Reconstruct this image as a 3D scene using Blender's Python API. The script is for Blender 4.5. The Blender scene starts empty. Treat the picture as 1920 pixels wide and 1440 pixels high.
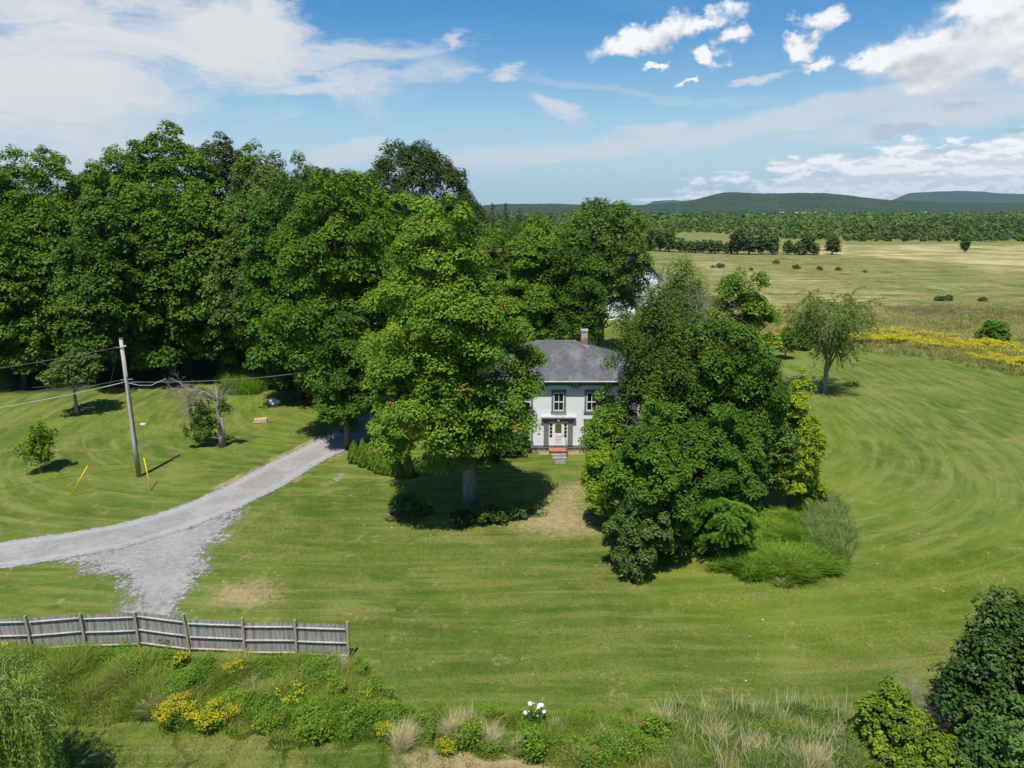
import bpy, math, random
import numpy as np
from mathutils import Vector
R = math.radians
random.seed(7)
scene = bpy.context.scene
col = scene.collection

# ------------------------------------------------------------------ camera geometry
CH = 20.0
PITCH = R(13.86)
FOC = 1330.0          # focal length in pixels of a 1920 wide frame
CP, SP = math.cos(PITCH), math.sin(PITCH)

def terrain(x, y):
    """gentle undulation of the lawn, flat around the house and in the far valley"""
    x = np.asarray(x, float); y = np.asarray(y, float)
    h = 0.16*np.sin(x*0.12+1.0)*np.sin(y*0.10+0.4) + 0.10*np.sin(x*0.21-y*0.17) + 0.05*np.sin(x*0.5+y*0.37)
    w = np.clip((np.hypot(x-4, y-60)-9)/12, 0, 1)
    f = np.clip((260-np.hypot(x, y))/120, 0, 1)
    return h*w*f

def at(px, py):
    """ground point seen at that spot of the photograph"""
    u = (px-960)/FOC; v = (720-py)/FOC
    d = (u, CP+v*SP, -SP+v*CP)
    t = CH/-d[2]
    for _ in range(6):
        t = (CH-float(terrain(d[0]*t, d[1]*t)))/-d[2]
    return d[0]*t, d[1]*t

def xat(px, D, z=0):
    return (px-960)/FOC*(D*CP+(CH-z)*SP)

def zat(py, D):
    v = (720-py)/FOC
    return CH + D*(-SP+v*CP)/(CP+v*SP)

# ------------------------------------------------------------------ object helpers
def tag(o, label=None, cat=None, group=None, kind=None):
    if label: o['label'] = label
    if cat: o['category'] = cat
    if group: o['group'] = group
    if kind: o['kind'] = kind
    return o

def empty(name, loc, label, cat, group=None, rz=0):
    o = bpy.data.objects.new(name, None); col.objects.link(o)
    o.location = loc; o.rotation_euler = (0, 0, rz); o.empty_display_size = .3
    return tag(o, label, cat, group)

def mesh_np(name, V, F, mat, parent=None, attrs=None, smooth=False, loc=None):
    V = np.asarray(V, np.float32); F = np.asarray(F, np.int32)
    me = bpy.data.meshes.new(name)
    k = F.shape[1]
    me.vertices.add(len(V)); me.vertices.foreach_set('co', V.ravel())
    me.loops.add(F.size); me.loops.foreach_set('vertex_index', F.ravel())
    me.polygons.add(len(F))
    me.polygons.foreach_set('loop_start', np.arange(0, F.size, k, dtype=np.int32))
    if smooth: me.polygons.foreach_set('use_smooth', np.ones(len(F), bool))
    for an, (dom, arr) in (attrs or {}).items():
        a = me.attributes.new(an, 'FLOAT', dom)
        a.data.foreach_set('value', np.asarray(arr, np.float32))
    me.update(calc_edges=True)
    me.materials.append(mat)
    o = bpy.data.objects.new(name, me); col.objects.link(o)
    if parent: o.parent = parent
    if loc: o.location = loc
    return o

class MB:
    """collects boxes, prisms and tubes into one mesh"""
    def __init__(s): s.v = []; s.f = []
    def box(s, x0, x1, y0, y1, z0, z1):
        b = len(s.v)
        s.v += [(x0,y0,z0),(x1,y0,z0),(x1,y1,z0),(x0,y1,z0),(x0,y0,z1),(x1,y0,z1),(x1,y1,z1),(x0,y1,z1)]
        s.f += [[b+i for i in q] for q in ((0,3,2,1),(4,5,6,7),(0,1,5,4),(1,2,6,5),(2,3,7,6),(3,0,4,7))]
        return s
    def poly(s, pts):
        b = len(s.v); s.v += [tuple(p) for p in pts]; s.f.append(list(range(b, b+len(pts)))); return s
    def prism(s, pts, vec):
        """closed outline pts extruded by vec"""
        n = len(pts); b = len(s.v)
        s.v += [tuple(p) for p in pts] + [tuple(p[i]+vec[i] for i in range(3)) for p in pts]
        s.f += [list(range(b, b+n))[::-1], list(range(b+n, b+2*n))]
        for i in range(n):
            j = (i+1) % n; s.f.append([b+i, b+j, b+n+j, b+n+i])
        return s
    def tube(s, pts, rad, n=8):
        pts = [Vector(p) for p in pts]; m = len(pts); b = len(s.v)
        up = Vector((0.13, 0.31, 0.94))
        for i, p in enumerate(pts):
            t = (pts[min(i+1, m-1)]-pts[max(i-1, 0)]).normalized()
            a = t.cross(up)
            if a.length < .1: a = t.cross(Vector((1, 0, 0)))
            a.normalize(); c = t.cross(a)
            r = rad[i] if hasattr(rad, '__len__') else rad
            for k in range(n):
                w = 2*math.pi*k/n
                s.v.append(tuple(p+a*(r*math.cos(w))+c*(r*math.sin(w))))
        for i in range(m-1):
            for k in range(n):
                j = (k+1) % n
                s.f.append([b+i*n+k, b+i*n+j, b+(i+1)*n+j, b+(i+1)*n+k])
        s.f.append([b+k for k in range(n)][::-1]); s.f.append([b+(m-1)*n+k for k in range(n)])
        return s
    def build(s, name, mat, parent=None, smooth=False, bevel=0, loc=None):
        me = bpy.data.meshes.new(name); me.from_pydata(s.v, [], s.f); me.materials.append(mat)
        if smooth: me.polygons.foreach_set('use_smooth', [True]*len(me.polygons))
        me.update()
        o = bpy.data.objects.new(name, me); col.objects.link(o)
        if parent: o.parent = parent
        if loc: o.location = loc
        if bevel:
            m = o.modifiers.new('Bevel', 'BEVEL'); m.width = bevel; m.segments = 2; m.limit_method = 'ANGLE'
        return o

# ------------------------------------------------------------------ materials
def new_mat(name):
    m = bpy.data.materials.new(name); m.use_nodes = True
    nt = m.node_tree; nt.nodes.clear()
    return m, nt

class NT:
    """short hand for node trees"""
    def __init__(s, nt): s.nt = nt
    def n(s, typ, **kw):
        nd = s.nt.nodes.new(typ)
        for k, v in kw.items(): setattr(nd, k, v)
        return nd
    def l(s, a, b): s.nt.links.new(a, b)
    def put(s, sock, v):
        if isinstance(v, bpy.types.NodeSocket): s.l(v, sock)
        elif v is not None: sock.default_value = v
    def math(s, op, a, b=None, c=None, clamp=False):
        nd = s.n('ShaderNodeMath', operation=op, use_clamp=clamp)
        s.put(nd.inputs[0], a)
        if b is not None: s.put(nd.inputs[1], b)
        if c is not None: s.put(nd.inputs[2], c)
        return nd.outputs[0]
    def vec(s, op, a, b=None):
        nd = s.n('ShaderNodeVectorMath', operation=op)
        s.put(nd.inputs[0], a)
        if b is not None: s.put(nd.inputs[1], b)
        return nd.outputs['Value'] if op in ('LENGTH', 'DISTANCE', 'DOT_PRODUCT') else nd.outputs[0]
    def noise(s, vec, scale, detail=4, rough=.55, dist=0):
        nd = s.n('ShaderNodeTexNoise'); s.put(nd.inputs['Vector'], vec)
        nd.inputs['Scale'].default_value = scale; nd.inputs['Detail'].default_value = detail
        nd.inputs['Roughness'].default_value = rough; nd.inputs['Distortion'].default_value = dist
        return nd.outputs[0]
    def mapv(s, vec, scale=(1,1,1), rot=(0,0,0), loc=(0,0,0)):
        nd = s.n('ShaderNodeMapping'); s.put(nd.inputs['Vector'], vec)
        nd.inputs['Scale'].default_value = scale; nd.inputs['Rotation'].default_value = rot; nd.inputs['Location'].default_value = loc
        return nd.outputs[0]
    def step(s, x, a, b, lo=0., hi=1.):
        nd = s.n('ShaderNodeMapRange', interpolation_type='SMOOTHSTEP')
        s.put(nd.inputs['Value'], x)
        nd.inputs['From Min'].default_value = a; nd.inputs['From Max'].default_value = b
        nd.inputs['To Min'].default_value = lo; nd.inputs['To Max'].default_value = hi
        return nd.outputs['Result']
    def mix(s, f, a, b, mode='MIX'):
        nd = s.n('ShaderNodeMix', data_type='RGBA', blend_type=mode)
        s.put(nd.inputs[0], f)
        for sk, v in ((nd.inputs[6], a), (nd.inputs[7], b)):
            if isinstance(v, tuple) and len(v) == 3: v = v+(1,)
            s.put(sk, v)
        return nd.outputs[2]
    def ramp(s, f, stops, interp='LINEAR'):
        nd = s.n('ShaderNodeValToRGB'); s.put(nd.inputs[0], f)
        cr = nd.color_ramp; cr.interpolation = interp
        while len(cr.elements) < len(stops): cr.elements.new(.5)
        for e, (p, c) in zip(cr.elements, stops): e.position = p; e.color = c+(1,) if len(c) == 3 else c
        return nd.outputs[0]
    def attr(s, name): return s.n('ShaderNodeAttribute', attribute_name=name).outputs['Fac']
    def obj(s): return s.n('ShaderNodeTexCoord').outputs['Object']
    def bump(s, h, strength=.5, dist=.1):
        nd = s.n('ShaderNodeBump'); s.l(h, nd.inputs['Height'])
        nd.inputs['Strength'].default_value = strength; nd.inputs['Distance'].default_value = dist
        return nd.outputs[0]
    def princ(s, color, rough=.8, normal=None, spec=.3, metal=0):
        p = s.n('ShaderNodeBsdfPrincipled')
        if isinstance(color, tuple) and len(color) == 3: color = color+(1,)
        s.put(p.inputs['Base Color'], color); s.put(p.inputs['Roughness'], rough)
        p.inputs['Specular IOR Level'].default_value = spec; p.inputs['Metallic'].default_value = metal
        if normal: s.l(normal, p.inputs['Normal'])
        return p.outputs[0]
    def out(s, sh): s.l(sh, s.n('ShaderNodeOutputMaterial').inputs['Surface'])

def leaf_mat(name, dark, mid, light, odd=None, trans=.22, rough=.6, spec=.14, accent=.965):
    m, nt = new_mat(name); t = NT(nt)
    a = t.attr('tint')
    stops = [(0, dark), (.45, mid), (.9, light)]
    if odd: stops += [(accent, light), (accent+.01, odd)]
    c = t.ramp(a, stops)
    p = t.princ(c, rough, spec=spec)
    tr = t.n('ShaderNodeBsdfTranslucent')
    tc = t.mix(.5, c, (light[0]*1.3, light[1]*1.2, light[2]*.7))
    t.l(tc, tr.inputs['Color'])
    mx = t.n('ShaderNodeMixShader'); mx.inputs[0].default_value = trans
    t.l(p, mx.inputs[1]); t.l(tr.outputs[0], mx.inputs[2]); t.out(mx.outputs[0])
    return m

def bark_mat(name, c1, c2, scale=3.):
    m, nt = new_mat(name); t = NT(nt)
    v = t.mapv(t.obj(), (scale*3, scale*3, scale*.5))
    f = t.noise(v, 2.0, 6, .65); g = t.noise(t.obj(), 1.1, 3)
    c = t.mix(t.step(f, .3, .7), c1, c2)
    c = t.mix(t.step(g, .45, .75, 0, .4), c, (c2[0]*.8, c2[1]*1.0, c2[2]*.6))
    t.out(t.princ(c, .9, t.bump(f, .7, .05), .15)); return m

def plain_mat(name, c, rough=.6, var=.15, scale=2., spec=.3, metal=0, bump=.1):
    m, nt = new_mat(name); t = NT(nt)
    f = t.noise(t.obj(), scale, 5, .6)
    c2 = tuple(x*(1-var*2) for x in c)
    t.out(t.princ(t.mix(t.step(f, .35, .7), c, c2), rough, t.bump(f, bump, .02), spec, metal)); return m

M = {}
# leaf colours: dark, mid, light
M['maple'] = leaf_mat('maple_leaves', (0.069,0.139,0.012), (0.124,0.226,0.018), (0.199,0.319,0.022), odd=(.50,.17,.04))
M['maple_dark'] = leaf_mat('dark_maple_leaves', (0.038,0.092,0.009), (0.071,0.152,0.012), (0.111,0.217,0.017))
M['forest'] = leaf_mat('forest_leaves', (0.050,0.111,0.010), (0.091,0.179,0.014), (0.143,0.252,0.018))
M['forest_cool'] = leaf_mat('cool_forest_leaves', (0.041,0.096,0.012), (0.074,0.152,0.015), (0.115,0.216,0.021))
M['olive'] = leaf_mat('olive_leaves', (0.067,0.111,0.021), (0.109,0.169,0.030), (0.162,0.236,0.041))
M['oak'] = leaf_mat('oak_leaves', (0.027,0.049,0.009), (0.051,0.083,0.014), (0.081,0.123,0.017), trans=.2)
M['walnut'] = leaf_mat('walnut_leaves', (0.051,0.101,0.013), (0.088,0.159,0.020), (0.141,0.231,0.028))
M['glossy'] = leaf_mat('glossy_dark_leaves', (0.028,0.062,0.011), (0.053,0.101,0.017), (0.091,0.154,0.026), trans=.15, rough=.45, spec=.2)
M['vine'] = leaf_mat('vine_leaves', (.050,.105,.010), (.115,.190,.014), (.25,.32,.020))
M['yellowgreen'] = leaf_mat('yellow_green_leaves', (.12,.19,.010), (.23,.33,.014), (.36,.44,.020), trans=.35)
M['lime'] = leaf_mat('lime_leaves', (.115,.205,.012), (.185,.300,.018), (.27,.40,.024), trans=.35)
M['elm'] = leaf_mat('elm_leaves', (.085,.135,.028), (.145,.210,.044), (.220,.290,.062), trans=.3)
M['sumac'] = leaf_mat('sumac_leaves', (.050,.130,.012), (.090,.200,.020), (.140,.270,.030))
M['willow'] = leaf_mat('willow_leaves', (.12,.19,.028), (.21,.31,.05), (.33,.44,.10), rough=.4)
M['bluegreen'] = leaf_mat('blue_green_leaves', (.046,.100,.020), (.082,.160,.030), (.135,.230,.045))
M['cedar'] = leaf_mat('cedar_sprays', (.060,.115,.010), (.115,.195,.016), (.185,.290,.024), trans=.15)
M['conifer'] = leaf_mat('conifer_needles', (.022,.045,.016), (.036,.068,.022), (.052,.090,.026), trans=.05)
M['farwood'] = leaf_mat('far_wood_leaves', (0.041,0.072,0.013), (0.079,0.131,0.020), (0.140,0.203,0.027), trans=.2)
M['hedge'] = leaf_mat('hedgerow_leaves', (0.040,0.075,0.015), (0.068,0.119,0.022), (0.110,0.176,0.031), trans=.15)
M['hillwood'] = leaf_mat('hill_wood_leaves', (.016,.034,.010), (.030,.055,.014), (.050,.082,.018), trans=.05)
M['weed'] = leaf_mat('tall_grass_blades', (.11,.21,.020), (.24,.33,.040), (.48,.43,.17), trans=.4, rough=.7)
M['weedgreen'] = leaf_mat('green_weed_blades', (.085,.185,.018), (.165,.300,.028), (.27,.38,.045), trans=.4, rough=.7)
M['reed'] = leaf_mat('reed_blades', (.15,.23,.070), (.26,.34,.10), (.42,.45,.18), trans=.35, rough=.6)
M['straw'] = leaf_mat('dry_straw', (.34,.29,.12), (.54,.47,.23), (.72,.65,.42), trans=.3, rough=.7)
M['gold'] = leaf_mat('goldenrod_flowers', (.24,.28,.020), (.46,.40,.020), (.68,.55,.03), trans=.3, rough=.7)
M['meadow'] = leaf_mat('meadow_blades', (.15,.20,.040), (.33,.32,.10), (.52,.43,.20), trans=.35, rough=.7)
M['turf'] = leaf_mat('short_turf', (.075,.125,.014), (.120,.170,.022), (.19,.215,.05), trans=.35, rough=.7)
M['petal'] = plain_mat('white_petals', (.85,.85,.82), .6, .03)
M['bark'] = bark_mat('grey_brown_bark', (.20,.165,.13), (.075,.058,.045))
M['bark_dark'] = bark_mat('dark_bark', (.10,.08,.062), (.035,.028,.022))
M['bark_pale'] = bark_mat('pale_bark', (.34,.31,.27), (.14,.12,.10))
M['deadwood'] = bark_mat('dead_grey_wood', (.36,.31,.28), (.17,.14,.12))
M['pole'] = bark_mat('pole_wood', (.40,.34,.27), (.22,.18,.14), 2)
M['yellow'] = plain_mat('yellow_plastic', (.80,.50,.01), .4, .05)
M['cable'] = plain_mat('aluminium_cable', (.34,.34,.34), .6, .1)
M['wire'] = plain_mat('dark_wire', (.16,.16,.16), .5, .1)
M['porcelain'] = plain_mat('porcelain', (.6,.62,.62), .3, .05)
M['galv'] = plain_mat('galvanised_steel', (.42,.43,.44), .45, .1, metal=.7)

# ------------------------------------------------------------------ foliage generators
def unit(v): return v/np.maximum(np.linalg.norm(v, axis=-1, keepdims=True), 1e-9)

def leaves_mesh(name, C, N, size, tint, mat, parent, asp=.62, rng=None, axis=None):
    """rhombic leaves: centre C, normal N, half length size"""
    n = len(C)
    rnd = unit(rng.normal(size=(n, 3))) if axis is None else axis
    a = unit(rnd - N*np.sum(rnd*N, axis=1, keepdims=True))
    b = np.cross(N, a)
    s = np.asarray(size).reshape(-1, 1)*np.ones((n, 1))
    bend = N*s*.22
    V = np.empty((n, 4, 3))
    V[:, 0] = C-a*s-bend; V[:, 1] = C+b*s*asp+a*s*.15; V[:, 2] = C+a*s-bend; V[:, 3] = C-b*s*asp+a*s*.15
    F = np.arange(n*4).reshape(n, 4)
    return mesh_np(name, V.reshape(-1, 3), F, mat, parent, {'tint': ('FACE', np.clip(tint, 0, 1))})

PROFILES = {   # crown radius (0..1) against height through the crown (0..1)
    'dome':   ([0, .08, .25, .45, .65, .82, .93, 1], [.45, .78, 1, .98, .84, .60, .36, .08]),
    'skirt':  ([0, .07, .2, .38, .6, .8, .93, 1], [.30, .62, .93, 1, .84, .58, .35, .08]),
    'round':  ([0, .10, .3, .5, .7, .87, .96, 1], [.30, .65, .93, 1, .93, .68, .38, .10]),
    'tall':   ([0, .08, .25, .5, .7, .85, .95, 1], [.5, .82, 1, .96, .82, .62, .38, .10]),
    'egg':    ([0, .12, .35, .6, .8, .92, 1], [.55, .92, 1, .78, .50, .28, .05]),
    'vase':   ([0, .2, .45, .65, .85, .95, 1], [.25, .5, .85, 1, .85, .55, .2]),
    'mound':  ([0, .2, .5, .75, .9, 1], [.95, 1, .88, .65, .4, .08]),
}

def crown_points(rng, H, z0, Rad, profile='dome', lobe=2.1, clump=.95, leaf=.17, dens=1.0, flat=.62,
                 ragged=.22, droop=.0, squash=(1., 1.), lean=(0, 0), fill=.25, keep=None):
    """lobes on an uneven envelope, leaf clumps on the lobes, leaves on the clumps"""
    tp, rp = PROFILES[profile]
    h = H-z0
    # lobes on the envelope
    area = 2*math.pi*Rad*h*.85
    nl = max(6, int(1.25*area/(math.pi*lobe*lobe*.62)))
    ph = rng.uniform(0, 6.28, 6)
    cand = []
    tries = 0
    while len(cand) < nl and tries < nl*30:
        tries += 1
        t = rng.uniform(0.02, .97)
        r = np.interp(t, tp, rp)
        if rng.uniform() > r+.15: continue
        th = rng.uniform(0, 2*math.pi)
        env = 1+ragged*(.5*math.sin(2*th+ph[0]+4*t)+.5*math.sin(3*th+ph[1]-5*t)+.5*math.sin(5*th+ph[2]+9*t))
        rr = max(Rad*r*env-lobe*.55, .05)
        p = np.array([rr*math.cos(th)*squash[0]+lean[0]*t, rr*math.sin(th)*squash[1]+lean[1]*t, z0+h*t-lobe*.35*t])
        p[2] += h*.04*ragged*3*math.sin(th*2+ph[3])
        if keep is not None and not keep(p): continue
        dmin = 1.06 if tries < nl*16 else .78
        if cand and np.min(np.linalg.norm((np.array(cand)-p)/[1, 1, .75], axis=1)) < lobe*dmin: continue
        cand.append(p)
    for _ in range(int(nl*fill)):     # inner lobes keep the crown from being see-through
        t = rng.uniform(.1, .85); r = np.interp(t, tp, rp)*Rad*rng.uniform(.1, .55); th = rng.uniform(0, 6.28)
        p = np.array([r*math.cos(th)*squash[0]+lean[0]*t, r*math.sin(th)*squash[1]+lean[1]*t, z0+h*t])
        if keep is None or keep(p): cand.append(p)
    L = np.array(cand)
    lr = lobe*rng.uniform(.65, 1.25, len(L))
    ltint = rng.normal(0, .13, len(L))+rng.normal(0, .08)
    # clumps on the lobes
    ncl = np.maximum(4, (2.3*(lr/clump)**2)).astype(int)
    li = np.repeat(np.arange(len(L)), ncl)
    n = len(li)
    d = unit(rng.normal(size=(n, 3)))
    d[:, 2] = np.where(d[:, 2] < -.08, -d[:, 2], d[:, 2])
    axis_xy = np.array([lean[0]*.5, lean[1]*.5])
    outw = L[li].copy(); outw[:, :2] -= axis_xy; outw[:, 2] = 0; outw = unit(outw)
    d = unit(d+outw*.60+np.array([0, 0, .15]))
    Cc = L[li]+d*lr[li][:, None]*np.array([1, 1, flat+.12])*rng.uniform(.72, 1.08, (n, 1))
    cr = clump*rng.uniform(.6, 1.3, n)
    ctint = ltint[li]+rng.normal(0, .10, n)
    # leaves on the clumps: an umbrella, upper side dense
    per = np.maximum(6, (dens*1.45*(cr/leaf)**2)).astype(int)
    ci = np.repeat(np.arange(n), per)
    m = len(ci)
    e = unit(rng.normal(size=(m, 3)))
    low = e[:, 2] < -.15
    e[low, 2] *= -1
    e = unit(e+outw[li][ci]*.25)
    rad = rng.uniform(.55, 1.08, (m, 1))**.7
    P = Cc[ci]+e*cr[ci][:, None]*rad*np.array([1.05, 1.05, flat*1.05])
    horiz = np.hypot(e[:, 0], e[:, 1])
    P[:, 2] -= (droop+.22)*cr[ci]*horiz**2
    Nn = unit(e*np.array([1, 1, 1.3])*.9+rng.normal(0, .24, (m, 3))+np.array([0, -.06, .42]))
    T = .42+ctint[ci]+rng.normal(0, .16, m)
    cxy = np.array([lean[0], lean[1]])*np.clip((P[:, 2:3]-z0)/(H-z0), 0, 1)
    rh = np.linalg.norm((P[:, :2]-cxy)/np.array(squash), axis=1); kr = Rad/np.percentile(rh, 98.5)
    P[:, :2] = cxy+(P[:, :2]-cxy)*kr
    for A_ in (Cc, L):
        ca = np.array([lean[0], lean[1]])*np.clip((A_[:, 2:3]-z0)/(H-z0), 0, 1); A_[:, :2] = ca+(A_[:, :2]-ca)*kr
    k_ = (H-z0)/max(np.percentile(P[:, 2], 99.85)-z0, .1)
    P[:, 2] = z0+(P[:, 2]-z0)*k_; Cc[:, 2] = z0+(Cc[:, 2]-z0)*k_; L[:, 2] = z0+(L[:, 2]-z0)*k_
    return P, Nn, T, Cc, L, ci

def limbs(mb, rng, H, z0, Rad, targets, tr, lean=(0, 0), base_flare=1.5, n=8, top=.85, forks=26, twig=True):
    """tapered trunk with limbs running out to the lobes"""
    k = 9
    wob = rng.normal(0, .10*tr*3, (k, 2)).cumsum(0); wob -= wob[0]
    zz = np.linspace(-.25, H*top, k)
    tp = []
    for i, z in enumerate(zz):
        f = max(0, (z-z0))/max(H-z0, .1)
        tp.append((wob[i, 0]*.5+lean[0]*f, wob[i, 1]*.5+lean[1]*f, z))
    tr_ = [tr*(base_flare if i == 0 else 1.12 if i == 1 else 1)*(1-.88*(i/(k-1))**1.1)+.02 for i in range(k)]
    mb.tube(tp, tr_, n)
    tp = np.array(tp)
    idx = rng.permutation(len(targets))[:forks]
    for j in idx:
        q = targets[j]
        zs = max(z0*.75, min(q[2]-(.35+.35*rng.uniform())*math.hypot(q[0], q[1])-.2, H*top*.9))
        s = np.array([np.interp(zs, tp[:, 2], tp[:, 0]), np.interp(zs, tp[:, 2], tp[:, 1]), zs])
        r0 = max(.03, tr*.42*(1-.75*zs/H))
        mid = s*.55+q*.45+rng.normal(0, .25, 3)*min(1, Rad*.2); mid[2] += .10*np.linalg.norm(q-s)*rng.uniform(-.3, .8)
        q2 = q-(q-s)*.04
        mb.tube([s, s*.75+mid*.25, mid, mid*.45+q2*.55+rng.normal(0, .12, 3), q2], [r0, r0*.85, r0*.6, r0*.38, .012], 5)
        if twig:
            for _ in range(2):
                e = q2+rng.normal(0, .9, 3)*np.array([1, 1, .5]); mb.tube([mid, (mid+e)/2+rng.normal(0, .1, 3), e], [r0*.4, r0*.25, .008], 4)

SEED = [100]; NL = [0]
def tree(name, label, cat, px, D, ytop, hw, zb, kind='maple', profile='dome', group=None, trunk=.32, bark='bark',
         lobe=2.1, clump=.95, leaf=.17, dens=1., flat=.62, ragged=.22, droop=0., lean=(0, 0), forks=26, fill=.25,
         squash=(1., 1.), accents=0, off=(0, 0), py=None, H=None, rad=None, seed=None, asp=.62, keep=None, top=.85):
    SEED[0] += 1
    rng = np.random.default_rng(seed or SEED[0])
    if py is not None: x, y = at(px, py); D = y
    else: x, y = xat(px, D), D
    if H is None: H = zat(ytop, D-1.5)
    if rad is None: rad = hw/FOC*(D*CP+(CH-H*.5)*SP)
    zg = float(terrain(x, y))
    root = empty(name, (x, y, zg), label, cat, group)
    z0 = zb
    P, N, T, Cc, L, ci = crown_points(rng, H, z0, rad, profile, lobe, clump, leaf, dens, flat, ragged, droop, squash, lean, fill, keep)
    P[:, 0] += off[0]; P[:, 1] += off[1]; L[:, 0] += off[0]; L[:, 1] += off[1]; NL[0] += len(P)
    if accents:
        far = np.where(Cc[:, 1] < np.median(Cc[:, 1]))[0]
        for c in rng.choice(far, accents, replace=False):
            sel = np.where(ci == c)[0]
            T[sel[:int(len(sel)*.3)]] = 1.2
            rest = T
    T = np.where(T > 1.1, 1.0, np.clip(T, 0, .9))
    mb = MB(); limbs(mb, rng, H, z0, rad, L, trunk, lean, forks=forks, top=top)
    mb.build('trunk', M[bark], root, smooth=True)
    leaves_mesh('crown', P, N, leaf*rng.uniform(.7, 1.25, len(P)), T, M[kind], root, asp, rng)
    return root

def copy_tree(o, parent=None):
    c = o.copy(); col.objects.link(c); c.parent = parent
    for ch in [k for k in bpy.data.objects if k.parent == o]: copy_tree(ch, c)
    return c

def blades(name, pts, h, w, lean, tint, mat, parent, rng, curve=.35):
    """bent grass blades, one quad and one triangle folded into two quads each"""
    n = len(pts)
    th = rng.uniform(0, 6.28, n)
    side = np.stack([np.cos(th), np.sin(th), np.zeros(n)], 1)
    ld = rng.normal(size=(n, 2)); ld = np.concatenate([ld, np.zeros((n, 1))], 1)*np.asarray(lean).reshape(-1, 1)
    h = np.asarray(h).reshape(-1, 1)*np.ones((n, 1)); w = np.asarray(w).reshape(-1, 1)*np.ones((n, 1))
    up = np.array([0, 0, 1.])
    m = pts+up*h*.55+ld*h*curve
    t = pts+up*h*.97+ld*h*1.0
    V = np.stack([pts-side*w*.5, pts+side*w*.5, m+side*w*.45, m-side*w*.45, t+side*w*.12, t-side*w*.12], 1).reshape(-1, 3)
    b = np.arange(n)[:, None]*6
    F = np.concatenate([b+np.array([[0, 1, 2, 3]]), b+np.array([[3, 2, 4, 5]])], 0)
    T = np.concatenate([tint, np.clip(tint+.03, 0, 1)])
    return mesh_np(name, V, F, mat, parent, {'tint': ('FACE', np.clip(T, 0, 1))})

def in_poly(X, Y, poly):
    inside = np.zeros(X.shape, bool); n = len(poly)
    for i in range(n):
        x1, y1 = poly[i]; x2, y2 = poly[(i+1) % n]
        c = ((y1 > Y) != (y2 > Y)) & (X < (x2-x1)*(Y-y1)/(y2-y1+1e-12)+x1)
        inside ^= c
    return inside

def seg_dist(X, Y, pts, closed=False):
    d = np.full(X.shape, 1e9); n = len(pts)
    for i in range(n if closed else n-1):
        x1, y1 = pts[i]; x2, y2 = pts[(i+1) % n]
        vx, vy = x2-x1, y2-y1
        t = np.clip(((X-x1)*vx+(Y-y1)*vy)/(vx*vx+vy*vy+1e-9), 0, 1)
        d = np.minimum(d, np.hypot(X-x1-t*vx, Y-y1-t*vy))
    return d

def poly_mask(X, Y, pxpoly, soft):
    """1 inside, falling to 0 over soft metres outside; outline given as spots of the photograph"""
    p = [at(*q) for q in pxpoly]
    d = seg_dist(X, Y, p, True)
    return np.where(in_poly(X, Y, p), .5+.5*np.clip(d/soft, 0, 1), .5-.5*np.clip(d/soft, 0, 1))

def scatter_poly(rng, pxpoly, n, fray=True):
    p = [at(*q) for q in pxpoly]; a = np.array(p)
    lo, hi = a.min(0), a.max(0); out = np.empty((0, 2))
    while len(out) < n:
        c = rng.uniform(lo, hi, (n, 2)); out = np.concatenate([out, c[in_poly(c[:, 0], c[:, 1], p)]])
    out = out[:n]
    if not fray: return out
    a0 = vnoise(out[:, 0], out[:, 1], .9, 201)-.5; a1 = vnoise(out[:, 0], out[:, 1], .9, 202)-.5; b0 = vnoise(out[:, 0], out[:, 1], .3, 203)-.5
    k = np.clip(out[:, 1]/40, .5, 3)
    return out+np.stack([a0*1.1*k+b0*.4, a1*1.4*k], 1)+rng.normal(0, .10, out.shape)*k[:, None]

def vnoise(X, Y, s, seed=0):
    """cheap smooth value noise 0..1"""
    X = X/s; Y = Y/s
    xi = np.floor(X).astype(int); yi = np.floor(Y).astype(int); fx = X-xi; fy = Y-yi
    fx = fx*fx*(3-2*fx); fy = fy*fy*(3-2*fy)
    def hsh(a, b):
        v = np.sin(a*127.1+b*311.7+seed*74.7)*43758.5453
        return v-np.floor(v)
    return (hsh(xi, yi)*(1-fx)+hsh(xi+1, yi)*fx)*(1-fy)+(hsh(xi, yi+1)*(1-fx)+hsh(xi+1, yi+1)*fx)*fy

#@@SECTION ground
# ------------------------------------------------------------------ the ground
def spaced(a, b, step): return list(np.arange(a, b, step))
xs = []
g = 70.0; left = []
while g < 12000: left.append(-g); g *= 1.16
right = []; g = 470.0
while g < 12000: right.append(g); g *= 1.12
xs = np.array(left[::-1]+spaced(-69, 100, .6)+spaced(100, 470, 3.2)+right)
far = []; g = 470.0
while g < 12000: far.append(g); g *= 1.10
ys = np.array([-300, -150, -70, -30, -10, 0]+spaced(5, 125, .6)+spaced(125, 470, 2.2)+far)
GX, GY = np.meshgrid(xs, ys)
GZ = terrain(GX, GY)
nx, ny = len(xs), len(ys)
V = np.stack([GX, GY, GZ], -1).reshape(-1, 3)
ii = (np.arange(ny-1)[:, None]*nx+np.arange(nx-1)[None, :]).ravel()
F = np.stack([ii, ii+1, ii+nx+1, ii+nx], 1)
X = V[:, 0].astype(float); Y = V[:, 1].astype(float)
n1 = vnoise(X, Y, 4.0, 1); n2 = vnoise(X, Y, 11.0, 2); n3 = vnoise(X, Y, 1.7, 3)
# meadow begins where the mower stops
EDGE = [(1180, 600), (1300, 625), (1440, 646), (1520, 648), (1600, 655), (1700, 666), (1800, 680), (1870, 694), (1960, 712), (2300, 800)]
meadow = poly_mask(X, Y, EDGE+[(2600, 800), (2600, 415), (1000, 415), (1000, 560)], 1.4)
meadow = np.where(Y > 150, 1, meadow)
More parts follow.
